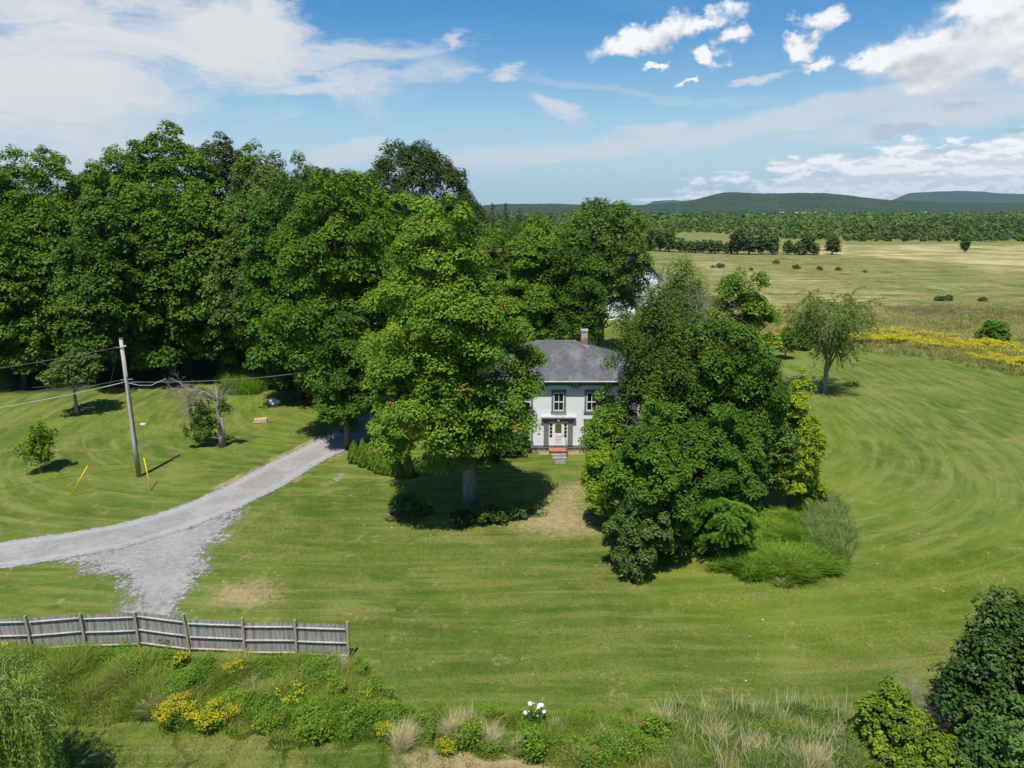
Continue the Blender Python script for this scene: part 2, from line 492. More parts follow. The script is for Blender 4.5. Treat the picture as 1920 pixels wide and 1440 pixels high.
# tan hay field, far right
hay = poly_mask(X, Y, [(1420, 470), (1560, 459), (2200, 458), (2200, 530), (1920, 512), (1800, 495), (1700, 488), (1600, 480)], 18)
hay = np.clip(hay+.5*(n2-.5)*(hay > .02), 0, 1)
hay2 = poly_mask(X, Y, [(1240, 478), (1370, 480), (1560, 520), (1900, 580), (1900, 600), (1660, 585), (1500, 580), (1420, 560), (1300, 520)], 14)*.52
greenband = poly_mask(X, Y, [(1330, 484), (1480, 484), (1640, 488), (1760, 506), (1990, 530), (1990, 560), (1800, 545), (1600, 520), (1420, 500)], 10)
hay = np.clip(np.maximum(hay, hay2*(1-.8*greenband)), 0, 1)
straw_strip = poly_mask(X, Y, [(1405, 545), (1440, 552), (1480, 570), (1530, 600), (1545, 618), (1500, 612), (1440, 590)], 3)
hay = np.maximum(hay, straw_strip*.95)
gold = poly_mask(X, Y, [(1440, 615), (1500, 620), (1620, 625), (1700, 618), (1860, 640), (2000, 650), (2000, 715), (1900, 700), (1800, 668), (1700, 650), (1560, 640), (1450, 636)], 4)
brown = poly_mask(X, Y, [(1640, 572), (1760, 570), (1990, 585), (1990, 608), (1800, 596), (1660, 590)], 5)
# worn and dry places of the lawn
dry = poly_mask(X, Y, [(940, 985), (1000, 955), (1060, 905), (1110, 900), (1100, 950), (1140, 1000), (1060, 1010), (980, 1002)], 3.0)*.98
dry = np.maximum(dry, poly_mask(X, Y, [(1010, 838), (1112, 838), (1112, 852), (1010, 852)], .5)*1.2)
dry = np.maximum(dry, poly_mask(X, Y, [(395, 1095), (500, 1075), (560, 1110), (490, 1150), (380, 1140)], 1.6)*.85)
dry = np.maximum(dry, poly_mask(X, Y, [(110, 1120), (135, 1115), (140, 1135), (100, 1140)], .6)*.8)
dry = np.maximum(dry, poly_mask(X, Y, [(740, 1405), (1000, 1400), (1300, 1410), (1320, 1460), (740, 1460)], 1.0)*1.1)
dry = np.maximum(dry, poly_mask(X, Y, [(180, 1392), (300, 1398), (700, 1408), (760, 1416), (500, 1420), (190, 1404)], .5)*.8)
dry = np.maximum(dry, poly_mask(X, Y, [(675, 850), (760, 875), (780, 880), (770, 890), (670, 862)], .5)*.9)
dry = np.maximum(dry, poly_mask(X, Y, [(1260, 1290), (1350, 1280), (1370, 1330), (1260, 1330)], 2.5)*.55)
road_c = [(-260, 1085), (0, 1041), (120, 1024), (220, 1006), (320, 978), (410, 944), (480, 910), (550, 870), (610, 840), (660, 815), (700, 790)]
road_w = [at(*p) for p in road_c]
rd = seg_dist(X, Y, road_w)
verge = np.clip(1-(np.abs(rd-2.35)/.85), 0, 1)*(.45+.9*n3)*np.where(Y > np.interp(X, [-60, -7], [40, 52]), 1.1, .45)
dry = np.maximum(dry, verge*.8)
dry = np.clip(dry, 0, 1)
lime = poly_mask(X, Y, [(1250, 1060), (1400, 1110), (1600, 1095), (1920, 1010), (1920, 1110), (1640, 1180), (1400, 1170), (1260, 1110)], 4)*.9
lime = np.maximum(lime, poly_mask(X, Y, [(1470, 800), (1560, 780), (1640, 1000), (1600, 1090), (1500, 1090)], 4)*.5)
gravel = poly_mask(X, Y, [(630, 880), (655, 872), (665, 895), (640, 912), (600, 905)], .7)*.55
gravel = np.maximum(gravel, poly_mask(X, Y, [(360, 1160), (330, 1120), (230, 1120), (200, 1160), (240, 1175)], 1.2)*.8)
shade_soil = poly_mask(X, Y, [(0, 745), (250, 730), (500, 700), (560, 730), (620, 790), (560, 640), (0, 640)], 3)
wood_floor = ((np.hypot((X-40)/1, 0) < 0)).astype(float)
rings = np.ones(len(X))
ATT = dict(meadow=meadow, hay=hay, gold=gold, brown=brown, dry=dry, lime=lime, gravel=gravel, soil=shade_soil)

m, nt = new_mat('grass_and_fields'); t = NT(nt)
O = t.obj()
lowf = t.noise(O, .10, 4, .6); midf = t.noise(O, .55, 5, .6); fine = t.noise(O, 3.2, 6, .7); finer = t.noise(O, 14, 5, .75)
bw = t.noise(t.mapv(O, (.05, .25, 1)), 1.0, 5, .6)
# mown lawn
rc = t.n('ShaderNodeCombineXYZ'); sbx = t.n('ShaderNodeSeparateXYZ'); t.l(t.vec('SUBTRACT', O, (-6., 84., 0.)), sbx.inputs[0])
rl_ = t.math('POWER', t.math('ADD', t.math('POWER', t.math('ABSOLUTE', sbx.outputs[0]), 3.4), t.math('POWER', t.math('ABSOLUTE', sbx.outputs[1]), 3.4)), 1/3.4); t.l(t.math('MULTIPLY', rl_, 1.1), rc.inputs[0]); t.l(t.math('MULTIPLY', t.math('ARCTAN2', sbx.outputs[0], sbx.outputs[1]), 7.0), rc.inputs[1])
streak = t.noise(rc.outputs[0], 1.0, 6, .65)
c = t.mix(t.step(lowf, .35, .65), (.062,.114,.011), (.115,.172,.020))
c = t.mix(t.step(streak, .47, .63, 0, .85), c, (.190,.212,.044))
c = t.mix(t.step(streak, .33, .47, .6, 0), c, (.040,.090,.010))
streak2 = t.noise(t.vec('MULTIPLY', rc.outputs[0], (1.6, .35, 1.)), 1.0, 4, .6)
c = t.mix(t.step(streak2, .56, .68, 0, .6), c, (.25,.235,.075))
c = t.mix(t.step(midf, .42, .75, 0, .75), c, (.165,.170,.040))
c = t.mix(t.step(fine, .50, .80, 0, .6), c, (.165,.185,.040))
c = t.mix(t.step(fine, .22, .50, .45, 0), c, (.032,.070,.009))
# mowing rings run round the house
ringd = rl_
wob = t.math('MULTIPLY', t.noise(O, .03, 3), 2.5)
ang = t.math('MULTIPLY', t.math('ADD', ringd, wob), 2*math.pi/3.0)
ring = t.math('MULTIPLY_ADD', t.math('SINE', ang), .5, .5)
rsel = t.math('MULTIPLY', t.step(t.noise(O, .045, 3), .40, .58), t.step(ringd, 30, 38))
c = t.mix(t.math('MULTIPLY', t.step(ring, .2, .8), t.math('MULTIPLY', rsel, .20)), c, (.160,.198,.040))
ang2 = t.math('MULTIPLY', t.math('ADD', ringd, t.math('MULTIPLY', wob, .6)), 2*math.pi/1.25)
ring2 = t.math('POWER', t.math('MULTIPLY_ADD', t.math('SINE', ang2), .5, .5), 3.0)
c = t.mix(t.math('MULTIPLY', ring2, t.math('MULTIPLY', t.step(t.noise(O, .09, 4, .6), .45, .62), t.math('MULTIPLY', t.step(ringd, 30, 38), .40))), c, (.20,.205,.062))
c = t.mix(t.math('MULTIPLY', t.attr('lime'), t.step(midf, .25, .65, .25, .85)), c, (.175,.222,.014))
c = t.mix(t.step(finer, .30, .52, .55, 0), c, (.026,.050,.007))
c = t.mix(t.step(finer, .52, .72, 0, .45), c, (.20,.215,.060))
c = t.mix(t.step(t.noise(O, 1.3, 7, .75), .50, .66, 0, .45), c, (.17,.155,.05))
# dry patches
dsel = t.step(t.math('ADD', t.attr('dry'), t.math('MULTIPLY_ADD', fine, .9, -.45)), .35, .85)
c = t.mix(t.step(t.noise(O, .16, 6, .7), .53, .68, 0, .6), c, (.205,.200,.055))
c = t.mix(dsel, c, t.mix(fine, (.17,.14,.06), (.44,.34,.19)))
csel = t.step(t.math('MULTIPLY', midf, fine), .31, .42, 0, .55)
c = t.mix(csel, c, (.33,.29,.13))
# white clover specks
vor = t.n('ShaderNodeTexVoronoi'); t.l(O, vor.inputs['Vector']); vor.inputs['Scale'].default_value = .9
speck = t.math('MULTIPLY', t.step(vor.outputs['Distance'], .028, .045, 1, 0), t.step(t.noise(O, .13, 2), .52, .56))
c = t.mix(speck, c, (.75,.75,.66))
gsel = t.step(t.math('ADD', t.attr('gravel'), t.math('MULTIPLY_ADD', fine, 1.0, -.5)), .45, .7)
c = t.mix(gsel, c, t.mix(t.step(finer, .3, .7), (.16,.155,.14), (.40,.385,.36)))
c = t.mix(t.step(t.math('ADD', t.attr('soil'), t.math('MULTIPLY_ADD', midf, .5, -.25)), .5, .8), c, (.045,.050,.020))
# meadow
mc = t.mix(t.step(t.noise(t.mapv(O, (.03, .16, 1)), 1.0, 8, .7), .38, .62), (.088,.130,.022), (.225,.200,.058))
mc = t.mix(t.step(t.noise(t.mapv(O, (.35, .9, 1)), 1.0, 5, .7), .45, .72, 0, .8), mc, (.30,.255,.12))
mc = t.mix(t.step(t.noise(t.mapv(O, (.5, .9, 1)), 1.3, 4, .7), .28, .47, .75, 0), mc, (.055,.095,.022))
hs = t.step(t.math('ADD', t.attr('hay'), t.math('MULTIPLY_ADD', t.noise(t.mapv(O, (.06, .30, 1)), 1., 8, .72), 2.4, -1.2)), .30, .80, 0, .92)
mc = t.mix(t.step(t.noise(t.mapv(O, (.22, .10, 1)), 1.0, 8, .8), .50, .68, 0, .75), mc, (.40,.315,.135))
mc = t.mix(t.step(t.noise(t.mapv(O, (.12, .07, 1), loc=(7, 3, 0)), 1.0, 8, .78), .36, .50, .8, 0), mc, (.060,.105,.018))
mc = t.mix(hs, mc, t.mix(t.step(t.noise(t.mapv(O, (.035, .045, 1)), 1., 9, .78), .36, .64), (.15,.155,.045), (.50,.41,.20)))
bs = t.step(t.math('ADD', t.attr('brown'), t.math('MULTIPLY_ADD', t.noise(t.mapv(O, (.25, .5, 1)), 1., 4), 1.6, -.8)), .45, .8)
mc = t.mix(t.math('MULTIPLY', bs, .8), mc, (.085,.050,.035))
gs = t.step(t.math('ADD', t.attr('gold'), t.math('MULTIPLY_ADD', t.noise(t.mapv(O, (.25, .5, 1)), 1., 5, .7), 1.5, -.82)), .45, .95)
mc = t.mix(gs, mc, t.mix(fine, (.16,.20,.020), (.36,.33,.03)))
ms = t.step(t.math('ADD', t.attr('meadow'), t.math('MULTIPLY_ADD', fine, .3, -.15)), .42, .58)
c = t.mix(ms, c, mc)
hgt = t.math('ADD', t.math('MULTIPLY', fine, .6), t.math('MULTIPLY', finer, .5))
t.out(t.princ(c, .95, t.bump(hgt, .9, .09), .08))
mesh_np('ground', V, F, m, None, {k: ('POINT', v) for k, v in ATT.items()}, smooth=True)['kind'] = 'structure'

# ------------------------------------------------------------------ driveway and gravel turnout, draped 3 cm over the ground
def drape(name, inside, edge, mat, x0, x1, y0, y1, st, off):
    xa = np.arange(x0, x1, st); ya = np.arange(y0, y1, st)
    A, B = np.meshgrid(xa, ya); k = inside(A, B)
    idx = -np.ones(A.size, int)
    f = k[:-1, :-1] & k[1:, :-1] & k[:-1, 1:] & k[1:, 1:]
    r, c_ = np.where(f); w = A.shape[1]
    q = np.stack([r*w+c_, r*w+c_+1, (r+1)*w+c_+1, (r+1)*w+c_], 1)
    used = np.unique(q); idx[used] = np.arange(len(used))
    Af, Bf = A.ravel()[used], B.ravel()[used]
    VV = np.stack([Af, Bf, terrain(Af, Bf)+off], 1)
    return mesh_np(name, VV, idx[q], mat, None, {'edge': ('POINT', edge(Af, Bf))}, smooth=True)

hw_road = 2.0
def gravel_mat(name, ca, cb, stone, centre_strip=False):
    m, nt = new_mat(name); t = NT(nt); O = t.obj()
    f1 = t.noise(O, .5, 4); f2 = t.noise(O, 3.5, 7, .8); f3 = t.noise(O, 22, 4, .7)
    c = t.mix(t.step(f1, .3, .7), ca, cb)
    c = t.mix(t.step(f3, .35, .75, 0, stone), c, (.45,.44,.43))
    c = t.mix(t.step(f3, .25, .45, stone*.9, 0), c, (.085,.082,.08))
    c = t.mix(t.step(f2, .50, .62, 0, .55*stone), c, (.46,.45,.43)); c = t.mix(t.step(f2, .34, .46, .75*stone, 0), c, (.13,.13,.12))
    c = t.mix(t.step(t.noise(O, .9, 3), .58, .72, 0, .35), c, (.28,.21,.17))
    if centre_strip:
        e = t.attr('edge')
        c = t.mix(t.step(t.noise(O, 1.6, 7, .8), .50, .64, 0, .5), c, (.17,.155,.135)); c = t.mix(t.step(t.math('MULTIPLY', e, t.noise(O, .35, 4)), .42, .60, 0, .45), c, (.22,.20,.175))
        tr = t.step(t.math('ABSOLUTE', t.math('SUBTRACT', e, .58)), .04, .22, .45, 0)
        c = t.mix(tr, c, (.37,.36,.34))
        c = t.mix(t.math('MULTIPLY', t.step(t.math('MULTIPLY', f2, f1), .27, .36), .35), c, (.24,.225,.21))
    p = t.princ(c, .95, t.bump(f3, .6, .03), .15)
    tr = t.n('ShaderNodeBsdfTransparent'); mx = t.n('ShaderNodeMixShader')
    a = t.math('ADD', t.attr('edge'), t.math('ADD', t.math('MULTIPLY_ADD', f2, 1.8, -.92), t.math('MULTIPLY_ADD', t.noise(O, .8, 4, .6), .9, -.47))) if not centre_strip else t.math('ADD', t.attr('edge'), t.math('MULTIPLY_ADD', f2, 1.0, -.5))
    t.l(t.step(a, *((.06, .16) if centre_strip else (.0, .36))), mx.inputs[0]); t.l(tr.outputs[0], mx.inputs[1]); t.l(p, mx.inputs[2]); t.out(mx.outputs[0])
    return m
drape('driveway', lambda a, b: seg_dist(a, b, road_w) < hw_road+.4, lambda a, b: np.clip((hw_road+.15-seg_dist(a, b, road_w))/1.2, 0, 1),
      gravel_mat('driveway_gravel', (.25,.238,.220), (.32,.305,.285), .45, True), -62, 4, 24, 70, .3, .035)['kind'] = 'structure'
turn_px = [(100, 1046), (220, 1022), (330, 990), (430, 950), (455, 958), (425, 1000), (390, 1035), (385, 1075), (350, 1110), (335, 1150), (300, 1180), (225, 1165), (240, 1120), (215, 1085), (140, 1062)]
turn_w = [at(*p) for p in turn_px]
drape('gravel_turnout', lambda a, b: (in_poly(a, b, turn_w) | (seg_dist(a, b, turn_w, True) < 1.0)),
      lambda a, b: np.where(in_poly(a, b, turn_w), .18+np.clip(seg_dist(a, b, turn_w, True)/3.4, 0, .65), .18-.35*seg_dist(a, b, turn_w, True)),
      gravel_mat('turnout_gravel', (.18,.172,.158), (.26,.247,.23), .65), -45, -8, 24, 52, .25, .018)['kind'] = 'structure'

#@@SECTION hills
# ------------------------------------------------------------------ hills and mountains
m, nt = new_mat('wooded_hill'); t = NT(nt); O = t.obj()
f = t.noise(O, .012, 6, .7); g = t.noise(O, .0022, 4, .6)
c = t.mix(t.step(f, .35, .65), (.014,.032,.012), (.040,.072,.020))
c = t.mix(t.step(g, .40, .62, 0, .6), c, (.045,.070,.022))
t.out(t.princ(c, .95, t.bump(f, 1., 14.), .03)); M['hill'] = m

def ridge(name, prof, D0, D1, D2, rough=6., nseg=240, nr=36):
    """prof: (pixel x, pixel y) of the skyline; the ridge stands at distance D1"""
    pxs = np.array([p[0] for p in prof], float); pys = np.array([p[1] for p in prof], float)
    az = np.linspace(pxs[0], pxs[-1], nseg)
    VV = np.empty((nr, nseg, 3))
    el = np.interp(az, pxs, pys)
    top = np.array([max(zat(e, D1), 0) for e in el])
    ker = np.hanning(9); ker /= ker.sum(); top = np.convolve(np.pad(top, 4, 'edge'), ker, 'valid')
    for i in range(nr):
        s = i/(nr-1)
        D = D0+(D1-D0)*s/.7 if s < .7 else D1+(D2-D1)*(s-.7)/.3
        k = (s/.7) if s < .7 else 1-(s-.7)/.3
        k = k*k*(3-2*k)
        x = (az-960)/FOC*(D*CP+CH*SP)
        nz = (vnoise(x, np.full_like(x, D), 260., 5)-.5)*2.2*rough*k*(1 if abs(s-.7) > .05 else .4)+(vnoise(x, np.full_like(x, D), 70., 6)-.5)*rough*k*.6
        VV[i, :, 0] = x; VV[i, :, 1] = D; VV[i, :, 2] = np.maximum(top*k+nz, -2)-1.0*(k < .03)
    ii = (np.arange(nr-1)[:, None]*nseg+np.arange(nseg-1)[None, :]).ravel()
    F = np.stack([ii, ii+1, ii+nseg+1, ii+nseg], 1)
    mesh_np(name, VV.reshape(-1, 3), F, M['hill'], None, smooth=True)['kind'] = 'structure'
    return VV
hillA = ridge('hills', [(860, 394), (940, 388), (1040, 387), (1100, 389), (1190, 390), (1250, 385), (1300, 380), (1330, 372), (1352, 366), (1375, 365), (1420, 368), (1540, 368), (1590, 371), (1630, 376), (1662, 380), (1720, 383), (1800, 386), (1920, 385), (2100, 384)], 2450, 4000, 6000)
ridge('far_mountain', [(1180, 392), (1204, 388), (1225, 377), (1262, 375), (1290, 379), (1330, 384), (1420, 390)], 8800, 9800, 11500, 8)
ridge('mountain', [(1610, 390), (1660, 380), (1700, 362), (1760, 358.5), (1830, 358), (1870, 363), (1920, 364), (2000, 366), (2200, 380)], 5600, 7400, 10000, 9)

# woods on the hills: many small domes in one mesh
rng = np.random.default_rng(5)
def bumps(name, P, rad, hgt, tint, mat, nv=5):
    n = len(P); th = np.linspace(0, 2*math.pi, nv, endpoint=False)
    ph = rng.uniform(0, 6.28, n)[:, None]
    ring = np.stack([np.cos(th+ph), np.sin(th+ph), np.zeros((n, nv))], -1)*rad[:, None, None]
    ring *= rng.uniform(.75, 1.2, (n, nv, 1))
    lo = P[:, None, :]+ring*1.0; lo[:, :, 2] -= hgt[:, None]*.05
    mid = P[:, None, :]+ring*.8; mid[:, :, 2] += hgt[:, None]*rng.uniform(.5, .75, (n, nv))
    topv = P+np.stack([rng.normal(0, .12, n)*rad, rng.normal(0, .12, n)*rad, hgt], 1)
    V = np.concatenate([lo, mid, topv[:, None, :]], 1); k = 2*nv+1
    b = np.arange(n)[:, None]*k; fs = []
    for i in range(nv):
        j = (i+1) % nv
        fs += [b+np.array([[i, j, nv+j]]), b+np.array([[i, nv+j, nv+i]]), b+np.array([[nv+i, nv+j, 2*nv]])]
    F = np.concatenate(fs); T = np.tile(tint, len(fs))
    o = mesh_np(name, V.reshape(-1, 3), F, mat, None, {'tint': ('FACE', np.clip(T, 0, .9))}, smooth=False)
    return tag(o, kind='stuff')
nr, ns = hillA.shape[:2]
n = 52000
fi = rng.uniform(0, .72, n)*(nr-1); fj = rng.uniform(.02, 1, n)*(ns-1)
i0 = np.minimum(fi.astype(int), nr-2); j0 = np.minimum(fj.astype(int), ns-2)
wi = (fi-i0)[:, None]; wj = (fj-j0)[:, None]
P = (hillA[i0, j0]*(1-wj)+hillA[i0, j0+1]*wj)*(1-wi)+(hillA[i0+1, j0]*(1-wj)+hillA[i0+1, j0+1]*wj)*wi
clear = vnoise(P[:, 0], P[:, 1], 190., 9)
keepm = ~((clear > .86) & (P[:, 2] < 45))
P = P[keepm]; n = len(P)
o = bumps('hill_woods', P, rng.uniform(7, 13, n), rng.uniform(8, 15, n), .4+rng.normal(0, .16, n)+.5*(vnoise(P[:, 0], P[:, 1], 150., 4)-.5), M['hillwood'])
tag(o, 'dark woods covering the long low hill on the horizon', 'woods')

# ------------------------------------------------------------------ valley woods as one mass
def puff_trees(name, P, H, Rr, nleaf, leaf, tint, mat):
    n = len(P); k = nleaf
    e = unit(rng.normal(size=(n, k, 3))); e[:, :, 2] = np.abs(e[:, :, 2])*1.0-.15
    lob = 1+.3*np.sin(e[:, :, 0]*5+rng.uniform(0, 6, (n, 1)))*np.sin(e[:, :, 2]*6+rng.uniform(0, 6, (n, 1)))
    C = P[:, None, :]+e*np.stack([Rr, Rr, H*.68], 1)[:, None, :]*lob[:, :, None]*rng.uniform(.75, 1.05, (n, k, 1))
    C[:, :, 2] += H[:, None]*.30
    Nn = unit(e+rng.normal(0, .35, (n, k, 3))+np.array([0, -.1, .3]))
    T = np.repeat(tint, k)+rng.normal(0, .09, n*k)
    return leaves_mesh(name, C.reshape(-1, 3), Nn.reshape(-1, 3), leaf*rng.uniform(.7, 1.3, n*k), np.clip(T, 0, .9), mat, None, .8, rng)
pts = []
D = 445.0
rows = []
while D < 2500:
    sp = 7.5+(D-445)*.011
    wx0, wx1 = (860-960)/FOC*(D*CP+5), (2050-960)/FOC*(D*CP+5)
    k = int((wx1-wx0)/sp)
    x = wx0+(np.arange(k)+rng.uniform(-.5, .5, k))*sp; y = D+rng.uniform(-.6, .6, k)*sp
    rows.append(np.stack([x, y], 1)); D += sp*1.1
W = np.concatenate(rows)
front = np.interp(W[:, 0]/W[:, 1], [-.1, .10, .27, .35, .42, .55, .9], [900, 560, 620, 520, 470, 455, 455])
front += 25*(vnoise(W[:, 0], W[:, 1], 40., 3)-.5)
dfr = W[:, 1]-front
ok = (dfr > 0)
clearing = (W[:, 1] > 1900) & (W[:, 1] < 2200) & (vnoise(W[:, 0], W[:, 1]*0, 120., 8) > .45)
ok &= ~clearing
W = W[ok]; dfr = dfr[ok]
scrub = dfr < 60+60*vnoise(W[:, 0], W[:, 1], 60., 12)
hh = rng.uniform(6, 13, len(W))*np.where(rng.uniform(0, 1, len(W)) > .85, 1.35, 1); hh[scrub] *= rng.uniform(.25, .55, scrub.sum()); 
lt = .50+.45*(vnoise(W[:, 0], W[:, 1], 45., 6)-.5)+.6*(vnoise(W[:, 0], W[:, 1]*.4, 130., 16)-.5)+rng.normal(0, .14, len(W))-.25*np.clip((W[:, 1]-900)/900, 0, 1)
lt[scrub] += .04
P3 = np.stack([W[:, 0], W[:, 1], np.zeros(len(W))], 1)
nearw = W[:, 1] < 760
for nm, sel, nleaf, lf, lab in (('near_woods', nearw, 110, 1.05, 'light green young woods filling the near edge of the valley beyond the hay field'),
                      ('valley_woods', ~nearw, 26, 2.6, 'mass of green treetops across the valley floor below the hills')):
    o = puff_trees(nm, P3[sel], hh[sel], hh[sel]*.34*rng.uniform(.55, 1.7, sel.sum()), nleaf, lf, lt[sel], M['farwood'])
    tag(o, lab, 'woods', kind='stuff')

#@@SECTION house
# ------------------------------------------------------------------ the house
def clapboard(name, base, dirt):
    m, nt = new_mat(name); t = NT(nt); O = t.obj()
    sx = t.n('ShaderNodeSeparateXYZ'); t.l(O, sx.inputs[0])
    fr = t.math('FRACT', t.math('DIVIDE', sx.outputs['Z'], .115))
    row = t.math('FLOOR', t.math('DIVIDE', sx.outputs['Z'], .115))
    cb = t.n('ShaderNodeCombineXYZ'); t.l(t.math('MULTIPLY', sx.outputs['X'], .35), cb.inputs[0]); t.l(t.math('MULTIPLY', sx.outputs['Y'], .35), cb.inputs[1]); t.l(t.math('MULTIPLY', row, 1.37), cb.inputs[2])
    v = t.noise(cb.outputs[0], 1.6, 3, .6)
    c = t.mix(t.step(v, .40, .72, 0, .6), base, dirt)
    c = t.mix(t.step(t.noise(O, 7, 5, .7), .62, .74, 0, .18), c, (.46,.44,.40))
    c = t.mix(t.step(fr, .0, .12, .35, 0), c, (.38,.38,.38))
    t.out(t.princ(c, .6, t.bump(fr, .2, .01), .2)); return m
M['clap'] = clapboard('white_clapboard', (.80,.81,.82), (.68,.69,.70))
M['trim'] = plain_mat('grey_green_trim', (.185,.205,.205), .6, .12, 3)
M['white'] = plain_mat('white_paint', (.82,.82,.80), .45, .05, 4)
M['shade'] = plain_mat('window_blind', (.42,.41,.33), .7, .1)
m, nt = new_mat('window_glass'); t = NT(nt); t.out(t.princ((.010,.012,.012), .06, spec=.6)); M['glass'] = m
m, nt = new_mat('roof_shingles'); t = NT(nt); O = t.obj()
br = t.n('ShaderNodeTexBrick'); t.l(t.mapv(O, (1, 1.25, 1)), br.inputs['Vector'])
br.inputs['Scale'].default_value = 1.; br.inputs['Brick Width'].default_value = .32; br.inputs['Row Height'].default_value = .16; br.inputs['Mortar Size'].default_value = .008
br.inputs['Color1'].default_value = (.125,.125,.130,1); br.inputs['Color2'].default_value = (.085,.086,.092,1); br.inputs['Mortar'].default_value = (.04,.04,.042,1)
c = t.mix(t.step(t.noise(t.mapv(O, (1, .5, 1)), .9, 5, .65), .42, .70, 0, .7), br.outputs[0], (.19,.19,.19))
c = t.mix(t.step(t.noise(O, 12, 3, .7), .5, .8, 0, .5), c, (.17,.17,.175))
t.out(t.princ(c, .9, t.bump(br.outputs['Fac'], .3, .02), .2)); M['shingle'] = m
def brick_mat(name, pale_above=None):
    m, nt = new_mat(name); t = NT(nt); O = t.obj()
    sx = t.n('ShaderNodeSeparateXYZ'); t.l(O, sx.inputs[0])
    cb = t.n('ShaderNodeCombineXYZ'); t.l(t.math('ADD', sx.outputs['X'], sx.outputs['Y']), cb.inputs[0]); t.l(sx.outputs['Z'], cb.inputs[1])
    br = t.n('ShaderNodeTexBrick'); t.l(cb.outputs[0], br.inputs['Vector']); br.inputs['Scale'].default_value = 1.
    br.inputs['Brick Width'].default_value = .21; br.inputs['Row Height'].default_value = .075; br.inputs['Mortar Size'].default_value = .008
    br.inputs['Color1'].default_value = (.36,.10,.055,1); br.inputs['Color2'].default_value = (.26,.075,.045,1); br.inputs['Mortar'].default_value = (.42,.38,.34,1)
    c = br.outputs[0]
    if pale_above is not None:
        k = t.step(t.math('ADD', sx.outputs['Z'], t.math('MULTIPLY_ADD', t.noise(O, 4, 4), .7, -.35)), pale_above-.12, pale_above+.12)
        c = t.mix(t.math('MULTIPLY', k, .75), c, (.52,.46,.40))
    t.out(t.princ(c, .9, t.bump(br.outputs['Fac'], .4, .01), .15)); return m
M['brick'] = brick_mat('red_brick'); M['chimney'] = brick_mat('weathered_chimney_brick', 8.85)
M['stone'] = plain_mat('grey_step_stone', (.34,.30,.26), .9, .25, 5)
M['redstone'] = plain_mat('red_painted_landing', (.42,.155,.11), .8, .15, 4)
M['foundation'] = plain_mat('rubble_foundation', (.40,.33,.27), .95, .3, 4, bump=.5)
M['iron'] = plain_mat('dark_iron', (.06,.05,.05), .6, .1)
M['metalroof'] = plain_mat('grey_metal_roof', (.33,.34,.36), .45, .1, 2)
M['lampglass'] = plain_mat('white_globe_glass', (.9,.9,.88), .2, .02)

HX, HY = xat(1046, 57.), 57.0
HW, HD = 6.5, 9.8
EAVE, OV = 6.15, .50
house = empty('farmhouse', (HX, HY, 0), 'white clapboard two storey farmhouse with grey trim and low hipped roof', 'house')
MB().box(-HW, HW, 0, HD, .38, EAVE).build('wall', M['clap'], house)
MB().box(-HW+.04, HW-.04, .05, HD-.05, -.2, .38).build('foundation', M['foundation'], house)
b = MB(); b.box(-HW-.03, HW+.03, -.035, -.002, .36, .60); b.box(-HW-.03, -HW+.02, 0.0, HD, .36, .60); b.box(HW+.003, HW+.033, 0.0, HD, .36, .60)
b.build('base_board', M['trim'], house)
for s in (-1, 1): MB().box(s*HW-.12 if s > 0 else -HW-.03, HW+.03 if s > 0 else -HW+.12, -.035, -.002, .603, EAVE-.55).build('corner_board', M['trim'], house)
b = MB(); b.box(-HW-.03, HW+.03, -.04, -.002, EAVE-.547, EAVE-.003)
arches = []
b.build('frieze', M['trim'], house)
# light arched field under the frieze between the brackets
for k in range(5):
    cx = (k-2)*2.75
    pts = [(cx-1.12, -.055, EAVE-.90)]
    for i in range(9):
        w = math.pi*(1-i/8); pts.append((cx+1.12*(abs(math.cos(w))**.6)*(1 if math.cos(w) > 0 else -1), -.055, EAVE-.62+.30*math.sin(w)**.7))
    pts.append((cx+1.12, -.055, EAVE-.90))
    MB().prism(pts, (0, .012, 0)).build('arched_panel', M['clap'], house)
# roof
ex, ey0, ey1 = HW+OV, -OV, HD+OV
half = (ey1-ey0)/2; ridge_x = ex-half; RZ = EAVE+.16+2.35; yc = (ey0+ey1)/2
rf = MB(); z1 = EAVE+.17
A = [(-ex, ey0, z1), (ex, ey0, z1), (ex, ey1, z1), (-ex, ey1, z1), (-ridge_x, yc, RZ), (ridge_x, yc, RZ)]
rf.poly([A[0], A[1], A[5], A[4]]); rf.poly([A[1], A[2], A[5]]); rf.poly([A[2], A[3], A[4], A[5]]); rf.poly([A[3], A[0], A[4]]); rf.poly([A[3], A[2], A[1], A[0]])
roof = rf.build('roof', M['shingle'], house)
cap = MB()
for p, q in ((A[4], A[5]), (A[1], A[5]), (A[0], A[4]), (A[2], A[5]), (A[3], A[4])):
    cap.tube([(p[0], p[1], p[2]+.01), (q[0], q[1], q[2]+.01)], .07, 6)
cap.build('ridge_cap', plain_mat('ridge_shingle', (.20,.20,.20), .9, .15), roof)
b = MB(); b.box(-ex-.03, ex+.03, ey0-.03, ey1+.03, EAVE+.0, EAVE+.165)
b.build('cornice', plain_mat('pale_grey_cornice', (.34,.36,.36), .6, .1, 3), house, bevel=.02)
b = MB(); b.tube([(-ex-.03, ey0-.09, EAVE+.12), (ex+.03, ey0-.09, EAVE+.12)], .055, 8); b.build('gutter', plain_mat('gutter_metal', (.50,.51,.51), .5, .1), house)
